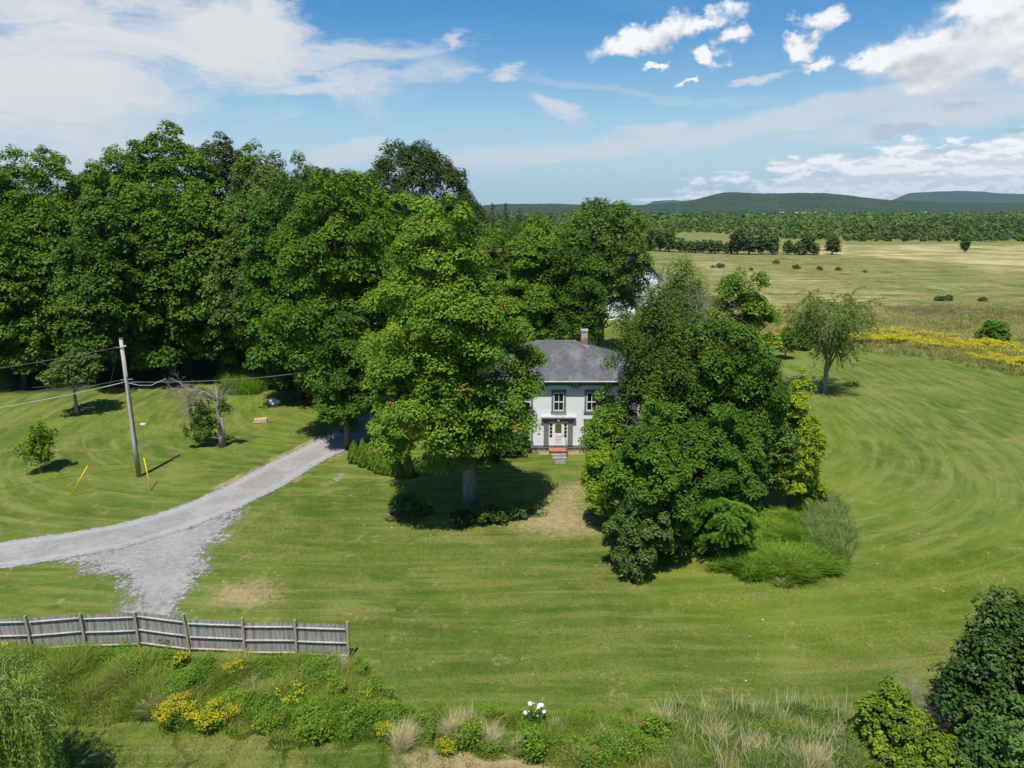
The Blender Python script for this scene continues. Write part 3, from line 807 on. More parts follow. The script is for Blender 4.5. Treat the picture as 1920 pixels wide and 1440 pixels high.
for k in range(6):
    for s in (-.12, .12):
        cx = -6.875+k*2.75+s
        if abs(cx) > HW: cx = math.copysign(HW-.1-abs(s)*.5, cx)
        pr = [(cx-.05, -.06, EAVE-.003), (cx-.05, -.44, EAVE-.003), (cx-.05, -.44, EAVE-.12), (cx-.05, -.30, EAVE-.20), (cx-.05, -.22, EAVE-.42), (cx-.05, -.14, EAVE-.62), (cx-.05, -.06, EAVE-.68)]
        MB().prism(pr, (.10, 0, 0)).build('bracket', plain_mat('bracket_paint', (.42,.44,.44), .6, .1) if k == 0 and s < 0 else bpy.data.materials['bracket_paint'], house)
chx, chy = ridge_x+.95, yc+.55
chim = MB().box(chx-.28, chx+.28, chy-.28, chy+.28, 7.4, 9.55).build('chimney', M['chimney'], roof)
MB().box(chx-.33, chx+.33, chy-.33, chy+.33, 9.43, 9.60).build('chimney_cap', plain_mat('mortar_cap', (.5,.46,.42), .9), roof, bevel=.01)
MB().poly([(chx-.42, chy-.45, 8.20), (chx+.42, chy-.45, 7.98), (chx+.40, chy-.28, 8.16), (chx-.40, chy-.28, 8.38)]).build('flashing', M['galv'], roof)
MB().tube([(ridge_x-.25, yc-.35, RZ-.15), (ridge_x-.25, yc-.35, RZ+.10)], .05, 8).build('vent_pipe', M['galv'], roof)
# rear wing with a lower gabled roof and a paler roof
MB().box(0.6, 8.6, HD+.02, HD+7.5, 0, 3.6).build('wing_wall', M['clap'], house)
MB().prism([(0.2, HD+.55, 3.6), (9.0, HD+.55, 3.6), (4.6, HD+.55, 5.0)], (0, 7.4, 0)).build('wing_roof', plain_mat('wing_shingle', (.17,.17,.175), .95, .15), house)

def window(cx, z0, z1, w=.86, y=0., par=None, cap=True, split=True, blind=False):
    par = par or house
    fr = MB(); T_ = .17
    fr.box(cx-w/2-T_, cx-w/2-.002, y-.06, y-.002, z0-.02, z1+.16); fr.box(cx+w/2+.002, cx+w/2+T_, y-.06, y-.002, z0-.02, z1+.16)
    fr.box(cx-w/2-.001, cx+w/2+.001, y-.06, y-.002, z1+.002, z1+.16)
    win = fr.build('window', M['trim'], par)
    MB().box(cx-w/2-T_-.05, cx+w/2+T_+.05, y-.11, y-.002, z0-.14, z0-.022).build('sill', M['trim'], win)
    MB().box(cx-w/2-T_-.05, cx+w/2+T_+.05, y-.10, y-.002, z1+.163, z1+.27).build('lintel_cap', M['trim'], win)
    s = MB(); zm = (z0+z1)/2; q = .065
    s.box(cx-w/2, cx-w/2+q, y-.045, y-.004, z0, z1); s.box(cx+w/2-q, cx+w/2, y-.045, y-.004, z0, z1)
    s.box(cx-w/2+q, cx+w/2-q, y-.045, y-.004, z0, z0+.10); s.box(cx-w/2+q, cx+w/2-q, y-.045, y-.004, z1-.07, z1)
    s.box(cx-w/2+q, cx+w/2-q, y-.052, y-.006, zm-.04, zm+.04)
    s.box(cx-.022, cx+.022, y-.040, y-.008, z0+.10, zm-.04); s.box(cx-.022, cx+.022, y-.040, y-.008, zm+.04, z1-.07)
    s.build('sash', M['white'], win)
    MB().box(cx-w/2+q, cx+w/2-q, y-.020, y-.003, z0+.09, z1-.06).build('pane', M['glass'], win)
for k in range(5): window((k-2)*2.75, 3.62, 5.20)
for k in (0, 1, 3, 4): window((k-2)*2.75, 1.02, 2.68)
# side windows on the right hand wall are hidden; build the doorway
dr = empty('entrance', (0, 0, 0), None, None); dr.parent = house
MB().box(-1.22, -.80, -.10, -.002, .603, 2.72).build('pilaster', M['trim'], dr); MB().box(.80, 1.22, -.10, -.002, .603, 2.72).build('pilaster', M['trim'], dr)
MB().box(-1.32, 1.32, -.13, -.002, 2.723, 3.05).build('entablature', M['trim'], dr)
MB().box(-1.46, 1.46, -.34, -.002, 3.053, 3.20).build('cornice_shelf', plain_mat('weathered_shelf', (.55,.55,.54), .7, .2, 5), dr, bevel=.02)
MB().box(-.798, .798, -.045, -.002, .603, 2.72).build('door_surround', M['white'], dr)
for s in (-1, 1):
    for i in range(4):
        z = 1.32+i*.32
        MB().box(s*.61-.105, s*.61+.105, -.052, -.046, z, z+.27).build('sidelight', M['glass'], dr)
door = MB().box(-.40, .40, -.085, -.047, .62, 2.62).build('door', M['white'], dr)
MB().box(-.27, .27, -.094, -.087, 1.72, 2.50).build('door_pane', plain_mat('lit_door_glass', (.16,.14,.045), .1, .3, 1.5, spec=.5), dr)
b = MB()
for z in (.80, 1.06, 1.32): b.box(-.27, .27, -.096, -.087, z, z+.18)
b.build('door_panel', plain_mat('door_relief', (.68,.68,.67), .5), dr)
MB().tube([(.34, -.09, 1.52), (.34, -.15, 1.52)], .03, 8).build('door_handle', M['iron'], dr)
lb = MB()
for i in range(6):
    pass
lb.tube([(0, -.18, 2.74), (0, -.18, 2.79), (0, -.18, 2.86), (0, -.18, 2.93), (0, -.18, 2.97)], [.03, .075, .095, .075, .03], 10)
lb.build('porch_lamp', M['lampglass'], dr, smooth=True)
# steps
st = empty('front_steps', (HX, HY-.05, 0), 'red topped stone steps leading up to the white front door', 'steps')
MB().box(-.78, .78, -.80, -.02, .30, .40).build('landing', M['redstone'], st, bevel=.02)
MB().box(-.72, .72, -.74, -.03, -.2, .298).build('riser', M['foundation'], st)
MB().box(-.62, .62, -1.20, -.76, -.2, .17).build('step', M['stone'], st, bevel=.03)
MB().box(-.55, .62, -1.62, -1.21, -.2, .06).build('step', M['stone'], st, bevel=.03)
rl = MB(); rl.tube([(.66, -1.60, -.1), (.66, -1.60, .95), (.60, -.75, 1.42), (.58, -.45, 1.50)], .022, 6); rl.tube([(.62, -.76, .40), (.60, -.75, 1.42)], .018, 6)
tag(rl.build('handrail', M['iron'], None, loc=(HX, HY-.05, 0)), 'thin dark iron handrail rising beside the front steps', 'handrail')
MB().box(-.40, .45, -2.9, -1.95, -.05, .035).build('flagstone', plain_mat('slate_slab', (.20,.20,.21), .8, .2, 4), st, bevel=.02)
MB().box(-.25, .25, -.06, .2, .05, .30).build('basement_vent', M['glass'], house, loc=(2.55, .02, 0))

# ------------------------------------------------------------------ barn and shed behind the trees
bx, by = xat(1196, 150), 150.
barn = empty('barn', (bx, by, 0), 'white barn gable showing through the leaves behind the round topped tree', 'barn')
MB().prism([(-4, 0, 0), (4.6, 0, 0), (4.6, 0, 5.6), (.3, 0, 9.6), (-4, 0, 5.6)], (0, 11, 0)).build('wall', M['clap'], barn)
b = MB(); b.prism([(-4.6, -.5, 5.2), (.3, -.5, 9.85), (5.2, -.5, 5.2), (5.2, -.5, 5.45), (.3, -.5, 10.15), (-4.6, -.5, 5.45)], (0, 12, 0)); b.build('roof', plain_mat('dark_barn_roof', (.05,.05,.055), .7), barn)
window(.3, 6.2, 7.6, .9, 0, barn); window(-1.8, 2.2, 3.6, .9, 0, barn); window(2.3, 2.2, 3.6, .9, 0, barn)
sx_, sy_ = xat(1165, 130), 130.
shed = empty('shed', (sx_, sy_, 0), 'small outbuilding with a dark sloping roof between the trees behind the house', 'shed')
MB().box(-3.2, 2.4, 0, 5, 0, 5.0).build('wall', M['clap'], shed)
MB().prism([(-3.6, -.4, 4.95), (2.8, -.4, 8.25), (2.8, -.4, 8.5), (-3.6, -.4, 5.2)], (0, 6, 0)).build('roof', plain_mat('tar_roof', (.035,.035,.04), .6), shed)
MB().prism([(-3.2, .02, 5.003), (2.4, .02, 5.003), (2.4, .02, 7.9)], (0, .1, 0)).build('gable', plain_mat('dark_gable', (.07,.07,.075), .7), shed)
# far village houses
vil = [(1188, 405, 2150, 'pale far house at the left end of the valley fields'), (1466, 405, 2250, 'white far house at the left end of the village under the hill'), (1493, 404, 2280, 'low white far house right of the leftmost village house'),
       (1507, 402, 2320, 'largest white far house in the middle of the village under the hill'), (1520, 405, 2260, 'small pale far house just right of the largest village house'), (1531, 404, 2300, 'small white far house at the right end of the village'),
       (1596, 399, 2600, 'far pale barn roof above the village on the hill foot'), (1735, 402, 2400, 'single far white house among the dark trees below the mountain')]
for i, (px, py, D, lab) in enumerate(vil):
    x = xat(px, D); z = 0; w = 4.5 if i != 3 else 7
    hs_ = empty('village_house', (x, D, z), lab, 'house', 'far village houses', rz=random.uniform(-.5, .5))
    MB().box(-w, w, 0, w, 0, 7).build('wall', M['white'], hs_)
    MB().prism([(-w-1, -1, 7), (-w-1, w+1, 7), (-w-1, w/2, 11)], (2*w+2, 0, 0)).build('roof', M['metalroof'], hs_)

#@@SECTION fence
# ------------------------------------------------------------------ the fence
m, nt = new_mat('weathered_picket_wood'); t = NT(nt); O = t.obj()
sx = t.n('ShaderNodeSeparateXYZ'); t.l(O, sx.inputs[0])
pk = t.math('FLOOR', t.math('DIVIDE', sx.outputs['X'], .1016))
wn = t.n('ShaderNodeTexWhiteNoise', noise_dimensions='1D'); t.l(pk, wn.inputs['W'])
f = t.noise(t.mapv(O, (18, 18, 1.2)), 1., 5, .7)
c = t.mix(wn.outputs['Value'], (.16,.145,.13), (.33,.31,.285)); c = t.mix(t.step(f, .4, .75, 0, .7), c, (.42,.40,.37))
c = t.mix(t.step(t.noise(O, 2.2, 4), .55, .75, 0, .5), c, (.12,.10,.085))
t.out(t.princ(c, .9, t.bump(f, .4, .01), .15)); M['picket'] = m
M['rail'] = bark_mat('pale_fence_rail', (.56,.52,.46), (.36,.32,.27), 1.5)
M['post'] = bark_mat('brown_fence_post', (.40,.33,.25), (.25,.20,.15), 1.5)
FP = [(-58, 1160), (51, 1157), (153, 1151), (254, 1149), (349, 1155), (454, 1162), (552, 1165), (650, 1170)]
FTOP = 1.80
fpts = []
for px, py in FP:
    v = (720-py)/FOC; d2 = -SP+v*CP; d1 = CP+v*SP
    tt = (CH-FTOP-.02)/-d2; fpts.append(((px-960)/FOC*tt, d1*tt))
fence = empty('picket_fence', (fpts[0][0], fpts[0][1], 0), 'weathered grey wooden stockade fence with pale rails above the weeds', 'fence')
ox, oy = fpts[0]
def frame(p, q):
    dx, dy = q[0]-p[0], q[1]-p[1]; L = math.hypot(dx, dy); return L, math.atan2(dy, dx)
rr = random.Random(3)
for i in range(len(fpts)):
    x, y = fpts[i]; hgt = FTOP+.12+rr.uniform(-.03, .04)
    b = MB(); b.box(-.055, .055, -.10, .01, -.3, hgt-.06); b.prism([(-.055, -.10, hgt-.06), (.055, -.10, hgt-.06), (.055, .01, hgt-.06), (-.055, .01, hgt-.06)], (0, 0, .05))
    o = b.build('post', M['post'], fence, bevel=.01, loc=(x-ox, y-oy, 0)); o.rotation_euler = (rr.uniform(-.02, .02), rr.uniform(-.035, .035) if i != 4 else -.06, 0)
steps_z = [0, .01, .0, -.01, -.10, -.08, -.05]
for i in range(len(fpts)-1):
    L, an = frame(fpts[i], fpts[i+1])
    b = MB(); k = int(L/.1016); zt = FTOP+steps_z[i]; tilt = [0, .03, .02, -.09, .05, .04, .03][i]
    for j in range(k):
        x0 = j*.1016+.003; z1 = zt-rr.uniform(0, .025)+tilt*(x0/L-.5)*2; xm = x0+.048; x1 = x0+.095; yy = rr.uniform(.0, .006)
        b.prism([(x0, .03+yy, -.1), (x1, .03+yy, -.1), (x1, .03+yy, z1-.05), (xm+.02, .03+yy, z1), (xm-.02, .03+yy, z1), (x0, .03+yy, z1-.05)], (0, .016, 0))
    pn = b.build('fence_panel', M['picket'], fence, loc=(fpts[i][0]-ox, fpts[i][1]-oy, 0)); pn.rotation_euler = (0, 0, an)
    for zr in (zt-.22, zt-.92, .18):
        r_ = MB(); r_.tube([(.06, -.012, zr-tilt*.9), (L*.5, -.016, zr+rr.uniform(-.01, .01)), (L-.06, -.012, zr+tilt*.9)], .042, 7)
        r_.build('rail', M['rail'], pn, smooth=True)

#@@SECTION poles
# ------------------------------------------------------------------ utility pole, cables, stays
px_, py_ = at(261, 894)
zg = float(terrain(px_, py_))
PH = 10.75
pole = empty('utility_pole', (px_, py_, zg), 'tall weathered wooden utility pole standing on the left lawn', 'pole')
m, nt = new_mat('utility_pole_wood'); t = NT(nt); O = t.obj(); sx = t.n('ShaderNodeSeparateXYZ'); t.l(O, sx.inputs[0])
f = t.noise(t.mapv(O, (14, 14, .8)), 1., 5, .7)
c = t.mix(t.step(f, .35, .7), (.52,.47,.41), (.32,.28,.24)); c = t.mix(t.step(sx.outputs['Z'], .4, 2.6, .75, 0), c, (.33,.17,.09))
t.out(t.princ(c, .9, t.bump(f, .4, .02), .15))
MB().tube([(0, 0, -.4), (0, 0, 3), (.02, 0, 7), (0, 0, PH)], [.185, .17, .145, .12], 14).build('shaft', m, pole, smooth=True)
MB().tube([(0, 0, PH-.01), (0, 0, PH+.10)], [.125, .125], 12).build('pole_cap', M['galv'], pole)
MB().box(-.50, .18, -.16, -.12, PH-.60, PH-.55).build('crossarm', M['galv'], pole)
MB().box(.12, .42, -.16, -.10, PH-.50, PH-.42).build('insulator', M['porcelain'], pole)
MB().tube([(-.35, -.1, PH-3.05), (.55, -.1, PH-2.98)], .03, 6).build('standoff', M['galv'], pole)
MB().box(.11, .20, -.18, -.06, 2.6, 8.0).build('conduit', M['wire'], pole)

def P3d(px, py, D): return Vector((xat(px, D, zat(py, D)), D, zat(py, D)))
def cable(p, q, sag, r, mat, label, n=24, name='power_cable', group='overhead wires at the utility pole'):
    pts = [(p.lerp(q, i/(n-1))-Vector((0, 0, sag*4*(i/(n-1))*(1-i/(n-1))))) for i in range(n)]
    o = MB().tube([pt-pts[0] for pt in pts], r, 6).build(name, M[mat], None, smooth=True); o.location = pts[0]
    return tag(o, label, 'cable', group)
pt = Vector((px_, py_-.16, zg))
h1 = zat(714, py_)
cable(P3d(-420, 812, 42), pt+Vector((-.05, 0, h1)), .55, .040, 'cable', 'thick pale overhead cable running from the left frame edge to the pole')
cable(pt+Vector((.1, 0, h1)), P3d(700, 672, 82), .8, .028, 'cable', 'pale overhead cable running right from the pole toward the dark trees')
lp = [pt+Vector((.15, 0, h1-.05)), pt+Vector((.9, .2, h1-.30)), pt+Vector((1.7, .4, h1-.35)), pt+Vector((2.2, .6, h1-.10)), pt+Vector((2.7, .8, h1+.05))]
o = MB().tube([q-lp[0] for q in lp], .03, 6).build('service_loop', M['cable'], None, smooth=True); o.location = lp[0]; tag(o, 'short slack cable loop drooping just right of the utility pole', 'cable', 'overhead wires at the utility pole')
cable(P3d(-420, 735, 44), pt+Vector((-.45, 0, PH-.6)), .4, .016, 'wire', 'thin upper wire crossing dark trees to the top of the pole')
cable(P3d(-420, 800, 48), pt+Vector((-.35, 0, PH-3.05)), .4, .014, 'wire', 'thin lower wire crossing dark trees to the middle of the pole')
def stay(top, foot, label):
    o = MB().tube([(0, 0, 0), tuple(foot-top)], .012, 5).build('stay_wire', M['wire'], None); o.location = top; return tag(o, label, 'wire', 'stay wires of the pole')
fx, fy = at(283, 920); foot = Vector((fx, fy, float(terrain(fx, fy))))
stop = pt+Vector((.1, .1, PH-2.9))
stay(stop, foot, 'stay wire running from the pole down into the right yellow guard')
def guard(foot, top, label):
    d = (top-foot).normalized()
    o = MB().tube([(0, 0, 0), tuple(d*2.35*.5), tuple(d*2.35)], .038, 8).build('guy_guard', M['yellow'], None, smooth=True); o.location = foot+d*.15
    return tag(o, label, 'marker', 'yellow guy guards')
guard(foot, stop, 'yellow plastic guy guard just right of the pole foot')
fx, fy = at(132, 931); f2 = Vector((fx, fy, float(terrain(fx, fy))))
guard(f2, f2+Vector((1.25, .6, 2.2)), 'yellow guy guard leaning right on open grass left of the pole')
stay(pt+Vector((-.35, 0, PH-1.0)), Vector((xat(193, 66), 66, 0)), 'thin dark stay wire slanting from the pole to the ground by the trees')

# white boulder and pale block on the lawn
def rock(name, px, py, s, mat, label, cat, seed):
    r_ = np.random.default_rng(seed); x, y = at(px, py)
    import bmesh
    bm = bmesh.new(); bmesh.ops.create_icosphere(bm, subdivisions=3, radius=1)
    for v in bm.verts:
        n_ = 1+.16*math.sin(v.co.x*3.1+seed)+.12*math.sin(v.co.y*4.3+v.co.z*3.)+r_.normal(0, .015)
        v.co = Vector((v.co.x*s[0]*n_, v.co.y*s[1]*n_, max(v.co.z, -.5)*s[2]*n_))
    me = bpy.data.meshes.new(name); bm.to_mesh(me); bm.free(); me.materials.append(mat)
    o = bpy.data.objects.new(name, me); col.objects.link(o); o.location = (x, y, float(terrain(x, y))+s[2]*.3)
    return tag(o, label, cat)
rock('boulder', 515, 756, (.62, .45, .38), plain_mat('white_rock', (.74,.73,.70), .8, .12, 4), 'white rounded boulder on the grass near the dark trees', 'rock', 3)
x, y = at(489, 791)
pb = empty('pallet', (x, y, 0), 'pale wooden pallet stack lying on the grass below the white boulder', 'pallet', rz=.25)
wm = plain_mat('raw_timber', (.60,.44,.27), .8, .15, 5)
b = MB()
for k in range(5): b.box(-.55+k*.23, -.55+k*.23+.17, -.42, .42, .24, .265)
b.build('top_board', wm, pb)
b = MB()
for k in (-.40, -.05, .30): b.box(-.55, .54, k, k+.09, .10, .238)
b.build('stringer', wm, pb)
MB().box(-.60, .60, -.46, .46, -.02, .098).build('base_block', plain_mat('pale_block', (.55,.45,.36), .9, .15), pb)
for px, py, s_, lab in ((269, 796, .22, 'small pale stone on the grass beside the pole'), (1338, 1180, 0, '')):
    if s_: rock('field_stone', px, py, (s_*1.6, s_, s_*.5), plain_mat('pale_stone', (.58,.57,.53), .9), lab, 'rock', 8)

#@@SECTION trees
# ------------------------------------------------------------------ the big trees
G1 = 'tall trees of the wood on the left'
FAR = dict(lobe=2.3, clump=1.05, leaf=.18, forks=14, bark='bark_dark', fill=.15, group=G1)
def ft(px, D, ytop, hw, kind, profile, zb, label, **kw):
    a = dict(FAR); a.update(kw)
    return tree(a.pop('name', 'maple_tree'), label, 'tree', px, D, ytop, hw*1.3, zb, kind=kind, profile=profile, **a)
# back rank, against the sky
ft(-60, 100, 300, 85, 'forest', 'tall', 9, 'skyline tree cut by the left edge of the photo, beyond the front rank')
ft(38, 98, 288, 62, 'forest', 'tall', 8, 'skyline tree with a small separate topknot near the left edge', ragged=.35)
ft(122, 96, 276, 76, 'forest', 'dome', 8, 'broad skyline tree with a flat rounded top left of the sky dip')
ft(218, 106, 306, 58, 'forest_cool', 'tall', 8, 'lower skyline tree filling the dip left of the tallest crown')
ft(280, 100, 262, 62, 'forest', 'tall', 8, 'left shoulder tree of the tallest crown group')
ft(352, 103, 229, 88, 'forest', 'dome', 8, 'tallest tree on the skyline, highest point of the wood', trunk=.45)
ft(448, 110, 247, 52, 'oak', 'round', 8, 'dark narrow round top just right of the tallest crown')
ft(522, 95, 272, 66, 'olive', 'tall', 8, 'feathery olive green skyline tree in the middle of the wood', clump=.9, leaf=.15, flat=.9)
ft(585, 104, 290, 40, 'olive', 'egg', 8, 'thin pointed skyline tree at the right end of the olive crowns', clump=.8, leaf=.14, flat=.9, ragged=.4)
ft(640, 108, 318, 60, 'oak', 'round', 8, 'dark low skyline tree between the olive crowns and the oak')
ft(700, 90, 322, 58, 'maple', 'dome', 6, 'bright yellow green crown in front of the dark oak')
ft(782, 112, 266, 102, 'oak', 'round', 8, 'large dark rounded oak standing highest above the centre of the wood', name='oak_tree', lobe=2.3, clump=1.2, flat=.8, trunk=.5)
ft(855, 104, 372, 55, 'oak', 'round', 5, 'dark sloping lower crown on the right flank of the large oak', name='oak_tree')
# front rank
ft(-50, 84, 395, 80, 'forest', 'tall', 1.6, 'front rank tree at the far left edge above the dark shade')
ft(50, 80, 400, 78, 'forest', 'tall', 1.6, 'front rank tree second from the left, behind the small lawn tree', dens=1.1)
ft(150, 83, 375, 72, 'forest', 'dome', 1.6, 'front rank tree with tiered yellow green sprays left of the pole')
ft(238, 79, 372, 74, 'forest_cool', 'dome', 3.5, 'cool dark green front rank tree directly behind the utility pole', dens=1.15)
ft(325, 82, 352, 76, 'forest', 'tall', 1.6, 'front rank tree behind the half dead apple tree, left of the black gap')
ft(420, 84, 345, 76, 'forest', 'dome', 1.6, 'front rank tree above the bare apple branches, right of the pole')
ft(505, 80, 350, 70, 'olive', 'dome', 4.5, 'olive front rank tree above the tall weeds at the wood edge', leaf=.16)
ft(565, 74, 338, 78, 'maple_dark', 'tall', 1.6, 'front rank maple overhanging the weeds left of the driveway end', leaf=.16)
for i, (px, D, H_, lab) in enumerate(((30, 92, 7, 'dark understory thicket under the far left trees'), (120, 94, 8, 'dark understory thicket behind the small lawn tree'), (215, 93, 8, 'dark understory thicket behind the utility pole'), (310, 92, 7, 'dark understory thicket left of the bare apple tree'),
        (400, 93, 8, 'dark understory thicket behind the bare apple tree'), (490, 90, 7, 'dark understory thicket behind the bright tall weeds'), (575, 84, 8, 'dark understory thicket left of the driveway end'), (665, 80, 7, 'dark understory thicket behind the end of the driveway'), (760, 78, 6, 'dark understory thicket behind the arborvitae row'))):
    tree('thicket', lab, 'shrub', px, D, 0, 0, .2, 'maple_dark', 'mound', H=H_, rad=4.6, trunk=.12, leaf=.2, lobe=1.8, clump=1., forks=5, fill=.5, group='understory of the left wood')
NEAR = dict(leaf=.135, lobe=2.2, clump=1.0, forks=30, fill=.2)
tree('maple_tree', 'large soft green maple over the end of the driveway', 'tree', 650, 63, 322, 128, 2.6, 'forest', 'tall', trunk=.45, **NEAR)
tree('maple_tree', 'dark low maple beside the driveway, in front of the soft green maple', 'tree', 652, 58, 590, 62, 1.6, 'maple_dark', 'dome', trunk=.28, leaf=.115, lobe=1.6, clump=.8)
tree('maple_tree', 'large bright maple in front of the house with rust red sprays and a bare trunk', 'tree', 882, 46, 362, 172, 3.5, 'maple', 'skirt', trunk=.42, bark='bark_pale',
     leaf=.095, lobe=1.75, clump=.78, forks=40, fill=.5, accents=12, py=944, lean=(-.6, 0), off=(-.85, -2.2), H=20.5, rad=5.75, ragged=.22)
tree('maple_tree', 'medium green maple between the bright maple and the dark oak', 'tree', 770, 72, 360, 72, 5, 'maple', 'tall', trunk=.35, **NEAR)
tree('maple_tree', 'green maple right behind the house roof, left of the chimney', 'tree', 1000, 82, 408, 72, 3, 'forest', 'dome', trunk=.35, **NEAR)
tree('maple_tree', 'dense green maple behind the chimney', 'tree', 1070, 80, 440, 62, 2.5, 'maple_dark', 'dome', trunk=.3, **NEAR)
tree('locust_tree', 'round topped spreading tree in front of the white barn', 'tree', 1126, 98, 370, 98, 4.5, 'walnut', 'round', trunk=.5, leaf=.16, lobe=2.2, clump=.95, flat=.8, forks=30, fill=.2, ragged=.14)
tree('maple_tree', 'low green tree filling the gap left of the dense maple', 'tree', 930, 88, 425, 60, 2.5, 'forest', 'dome', **NEAR)

# conifers on the skyline
def conifer(px, D, ytop, rad, label):
    SEED[0] += 1; rng = np.random.default_rng(SEED[0]); H = zat(ytop, D)
    root = empty('pine_tree', (xat(px, D), D, 0), label, 'tree', 'dark pines behind the house')
    C = []; N = []
    for k in range(26):
        z = H*(.25+.73*k/25); r = rad*(1-(k/25))**.75*rng.uniform(.7, 1.1)+.05
        for j in range(8 if k < 21 else 4):
            th = rng.uniform(0, 6.28); nn = 26 if k < 21 else 9; s = rng.uniform(.1, 1, nn)[:, None]
            d = np.array([math.cos(th), math.sin(th), -.12]); p = np.array([0, 0, z])+d*r*s*rng.uniform(.7, 1.15)+rng.normal(0, .16, (nn, 3))
            C.append(p); N.append(unit(rng.normal(0, .5, (nn, 3))+[0, 0, 1]))
    C = np.concatenate(C); N = np.concatenate(N)
    MB().tube([(0, 0, -.2), (0, 0, H*.5), (0, 0, H*.98)], [.28, .16, .03], 8).build('trunk', M['bark_dark'], root)
    leaves_mesh('crown', C, N, .13*rng.uniform(.6, 1.3, len(C)), .5+rng.normal(0, .2, len(C)), M['conifer'], root, .4, rng)
conifer(925, 104, 377, 3.8, 'left pine of the dark pair poking above the bright maple')
conifer(948, 100, 378, 3.6, 'right pine of the dark pair poking above the bright maple')
tree('maple_tree', 'green crown in the skyline gap between the pines and the round topped tree', 'tree', 1012, 118, 398, 46, 4, 'forest', 'dome', **NEAR)
tree('maple_tree', 'low green crown just below the pines behind the bright maple', 'tree', 958, 92, 418, 42, 3, 'maple_dark', 'dome', **NEAR)
conifer(974, 108, 390, 4.2, 'shorter dark pine just right of the pair on the skyline')

# ------------------------------------------------------------------ cluster right of the house
NR = dict(ragged=.42, leaf=.10, lobe=1.6, clump=.75, forks=34, fill=.35)
tree('walnut_tree', 'tall walnut with drooping compound leaves beside the right side of the house', 'tree', 1222, 48.5, 535, 92, 6.0, 'walnut', 'tall', trunk=.36, flat=.95, droop=.6, asp=.4, **NR)
tree('walnut_tree', 'slender tree with pale twigs at the top of the cluster right of the house', 'tree', 1262, 54, 480, 70, 7.5, 'walnut', 'egg', trunk=.26, flat=.95, droop=.5, asp=.4, **{**NR, 'dens': .7})
tree('maple_tree', 'bright green maple on the right shoulder of the cluster', 'tree', 1368, 51, 514, 78, 5.5, 'maple', 'tall', trunk=.3, **NR)
tree('maple_tree', 'dark maple in the middle of the cluster right of the house', 'tree', 1335, 45, 610, 112, 2.6, 'maple_dark', 'tall', trunk=.33, **NR)
tree('walnut_tree', 'olive green tree in the heart of the cluster, before the slender tree', 'tree', 1265, 46, 590, 95, 4.0, 'walnut', 'tall', trunk=.3, flat=.9, droop=.5, asp=.45, **NR)
tree('maple_tree', 'maple leaning over the right hand windows of the house', 'tree', 1168, 50.0, 735, 44, 3.4, 'maple', 'dome', trunk=.16, lean=(-1.5, .2), **{**NR, 'dens': .7, 'lobe': 1.0, 'clump': .6, 'fill': .1})
tree('maple_tree', 'old stout tree trunk at the corner of the cluster nearest the front steps', 'tree', 1122, 49, 800, 36, 2.6, 'maple', 'dome', py=915, trunk=.55, lean=(1.6, -.3), H=6.6, rad=2.0, leaf=.095, lobe=1.2, clump=.6, forks=12, bark='bark')
tree('norway_maple', 'dark maple with low branches at the front left of the cluster', 'tree', 1215, 41, 800, 92, 1.2, 'maple_dark', 'dome', py=1040, H=9.4, rad=3.3, trunk=.18, ragged=.7, leaf=.085, lobe=1.5, clump=.6, flat=.6, forks=20, fill=.4)
tree('norway_maple', 'glossy dark low maple in front, casting the shadow nearest the camera', 'tree', 1200, 37, 900, 60, .5, 'glossy', 'mound', py=1070, H=5.0, rad=2.3, trunk=.12, ragged=.5, leaf=.08, lobe=1.0, clump=.5, flat=.8, forks=12)
tree('maple_tree', 'young maple with light sprays at the left front flank of the cluster', 'tree', 1165, 44, 860, 50, 1.0, 'lime', 'dome', py=985, off=(-.9, -.3), H=5.6, rad=1.7, trunk=.13, leaf=.085, lobe=1.1, clump=.55, forks=14)
tree('maple_tree', 'dark understory maple behind the sumac', 'tree', 1330, 42, 800, 60, .6, 'maple_dark', 'dome', py=1000, H=8.5, rad=3.3, trunk=.16, ragged=.5, leaf=.09, lobe=1.4, clump=.6, forks=16)
tree('maple_tree', 'blue green understory tree between the dark maple and the yellow tree', 'tree', 1405, 45, 700, 55, 1.2, 'bluegreen', 'tall', py=950, H=9.5, rad=2.8, trunk=.16, leaf=.095, lobe=1.3, clump=.65, forks=16)
tree('box_elder', 'slim yellow green tree at the right edge of the cluster', 'tree', 1478, 45, 728, 44, 1.6, 'yellowgreen', 'egg', py=965, H=10.0, rad=1.75, trunk=.10, bark='bark_dark', leaf=.085, lobe=.85, clump=.5, dens=.7, flat=.5, ragged=.6, forks=20, fill=.05)
tree('box_elder', 'low yellow leaved branch tree reaching over the tall grass', 'tree', 1512, 44, 860, 30, .6, 'yellowgreen', 'mound', py=958, H=3.6, rad=1.2, trunk=.05, bark='bark_dark', leaf=.08, lobe=.8, clump=.45, dens=.7, ragged=.5, forks=10, fill=.1)

